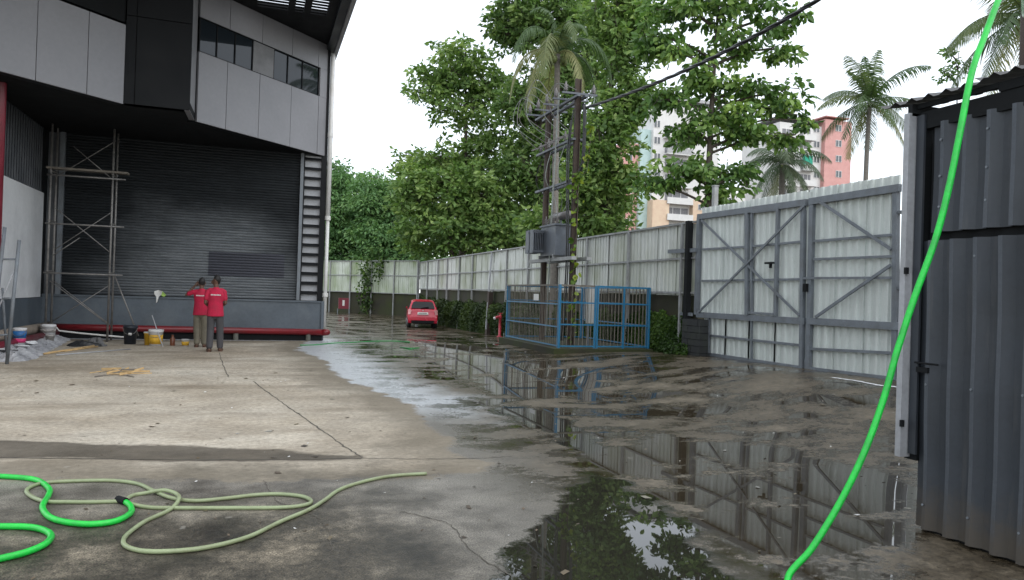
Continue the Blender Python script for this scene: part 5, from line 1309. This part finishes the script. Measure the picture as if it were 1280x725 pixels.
# ------------------------------------------------------------------ FAR APARTMENT BLOCKS
M_apw = pm('apartment_white', (.66, .65, .63), .8, 0, .05, .1); M_apo = pm('apartment_ochre', (.66, .50, .36), .8, 0, .06, .1); M_app = pm('apartment_pink', (.60, .32, .29), .8, 0, .06, .1)
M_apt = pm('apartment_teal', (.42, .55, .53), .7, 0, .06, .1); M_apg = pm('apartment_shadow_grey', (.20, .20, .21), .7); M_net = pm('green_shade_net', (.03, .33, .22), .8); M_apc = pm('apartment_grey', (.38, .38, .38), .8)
M_win = glass_dark('apartment_glass', (.10, .11, .12), .15)
def apart(name, label, px, Z, blocks, wins, balc, extra=()):
    """blocks/windows given as pixel rectangles on a facade plane at camera depth Z, square to the fence"""
    o = atZ(px, 372, Z); YQ = o.y; t = thing(name, label, 'apartment building', (o.x, YQ, 0))
    def q(x, y, d=0): p = atY(x, y, YQ); return p.x-o.x, p.z
    for (x0, y0, x1, y1, mat, dep, off, nm) in blocks:
        a, zt = q(x0, y0); b, _ = q(x1, y1); zb = -1 if y1 > 330 else q(x1, y1)[1]
        MB().box((a, off, zb), (b, off+dep, zt)).build(nm, mat, t)
    for (x0, y0, x1, y1, off) in wins:
        a, zt = q(x0, y0); b, zb = q(x1, y1)
        wd = MB().box((a, off-.08, zb), (b, off-.02, zt)).build('window', M_apw, t)
        n = 2
        for i in range(n):
            MB().box((a+(b-a)*(i/n)+.08, off-.10, zb+.08), (a+(b-a)*((i+1)/n)-.08, off-.083, zt-.08)).build('pane', M_win, wd)
    for (x0, x1, y, off, mat) in balc:
        a, z = q(x0, y); b, _ = q(x1, y)
        s = MB().box((a, off-1.5, z-.15), (b, off, z)).build('balcony', M_apw, t)
        MB().box((a, off-1.5, z+.001), (b, off-1.38, z+1.0)).build('parapet', mat, s)
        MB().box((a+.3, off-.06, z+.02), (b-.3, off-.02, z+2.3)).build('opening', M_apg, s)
        for xx in (a+(b-a)*.35, a+(b-a)*.66): MB().box((xx-.05, off-.10, z+.02), (xx+.05, off-.065, z+2.3)).build('door_frame', M_apw, s)
    return t
ys = [152+20.5*k for k in range(9)]
apart('apartment_block', 'white apartment block with balconies and ochre and pink strips behind the trees', 845, 138,
      [(818, 128, 892, 400, M_apw, 14, 0, 'main_wall'), (784, 176, 802, 400, M_app, 10, 1.5, 'pink_wing'), (804, 160, 815, 400, M_apt, 8, .8, 'teal_shaft'), (812, 250, 828, 400, M_apo, 6, -1.2, 'ochre_pier'), (862, 250, 881, 400, M_apo, 6, -1.2, 'ochre_pier'), (893, 236, 935, 400, M_apw, 12, 2, 'rear_wing'), (816, 122, 894, 128, M_apc, 15, -.5, 'parapet_roof')],
      [(868, 256+20.5*k, 876, 264+20.5*k, -1.2) for k in range(4)]+[(817.5, 150+20.5*k, 825, 160+20.5*k, 0) for k in range(4)]+[(787, 190+20.5*k, 795, 200+20.5*k, 1.5) for k in range(5)]+[(900, 245+20.5*k, 908, 254+20.5*k, 2) for k in range(3)]+[(918, 245+20.5*k, 926, 254+20.5*k, 2) for k in range(3)],
      [(829, 861, y+20, 0, M_apc if k in (1, 2) else M_apw) for k, y in enumerate(ys)])
apart('apartment_tower', 'pink and white apartment tower with green shade nets near the lone palm', 1015, 150,
      [(975, 152, 1027, 400, M_apw, 12, 0, 'main_wall'), (1027.5, 150, 1053, 400, M_app, 12, -1, 'pink_tower'), (972, 146, 1028, 153, M_apc, 13, -.6, 'roof_slab'), (1026, 146, 1055, 151, M_app, 13, -1.5, 'roof_slab'), (1053.5, 160, 1057, 400, M_apw, 5, 1.5, 'side_wing')],
      [(1040, 157+19*k, 1047, 166+19*k, -1) for k in range(9)]+[(1017, 157+19*k, 1024, 166+19*k, 0) for k in range(9)],
      [(998, 1014, 175+19*k, 0, M_apw) for k in range(9)]+[(976, 994, 175+19*k, 0, M_apw) for k in range(9)])
nt_ = atZ(1010, 200, 146); nn2 = thing('green_shade_net', 'green shade net hung on the white tower balcony', 'net', nt_)
MB().box((-1.2, -.05, -.9), (1.1, .05, .9)).build('net', M_net, nn2); MB().tube([(-1.25, 0, .9), (1.15, 0, .9)], .06, 6).build('rail', M_apc, nn2)


lpz = atX(890, 372, XF+2.0); gl = thing('grey_post', 'plain grey steel post standing behind the gate beside the large-leaved trunk', 'post', (lpz.x, lpz.y, 0))
MB().bar((0, 0, -.2), (0, 0, atX(890, 234, XF+2.0).z), .13, .13, (1, 0, 0)).build('shaft', M_post, gl); MB().box((-.08, -.08, atX(890, 234, XF+2.0).z), (.08, .08, atX(890, 234, XF+2.0).z+.03)).build('cap', M_post, gl)
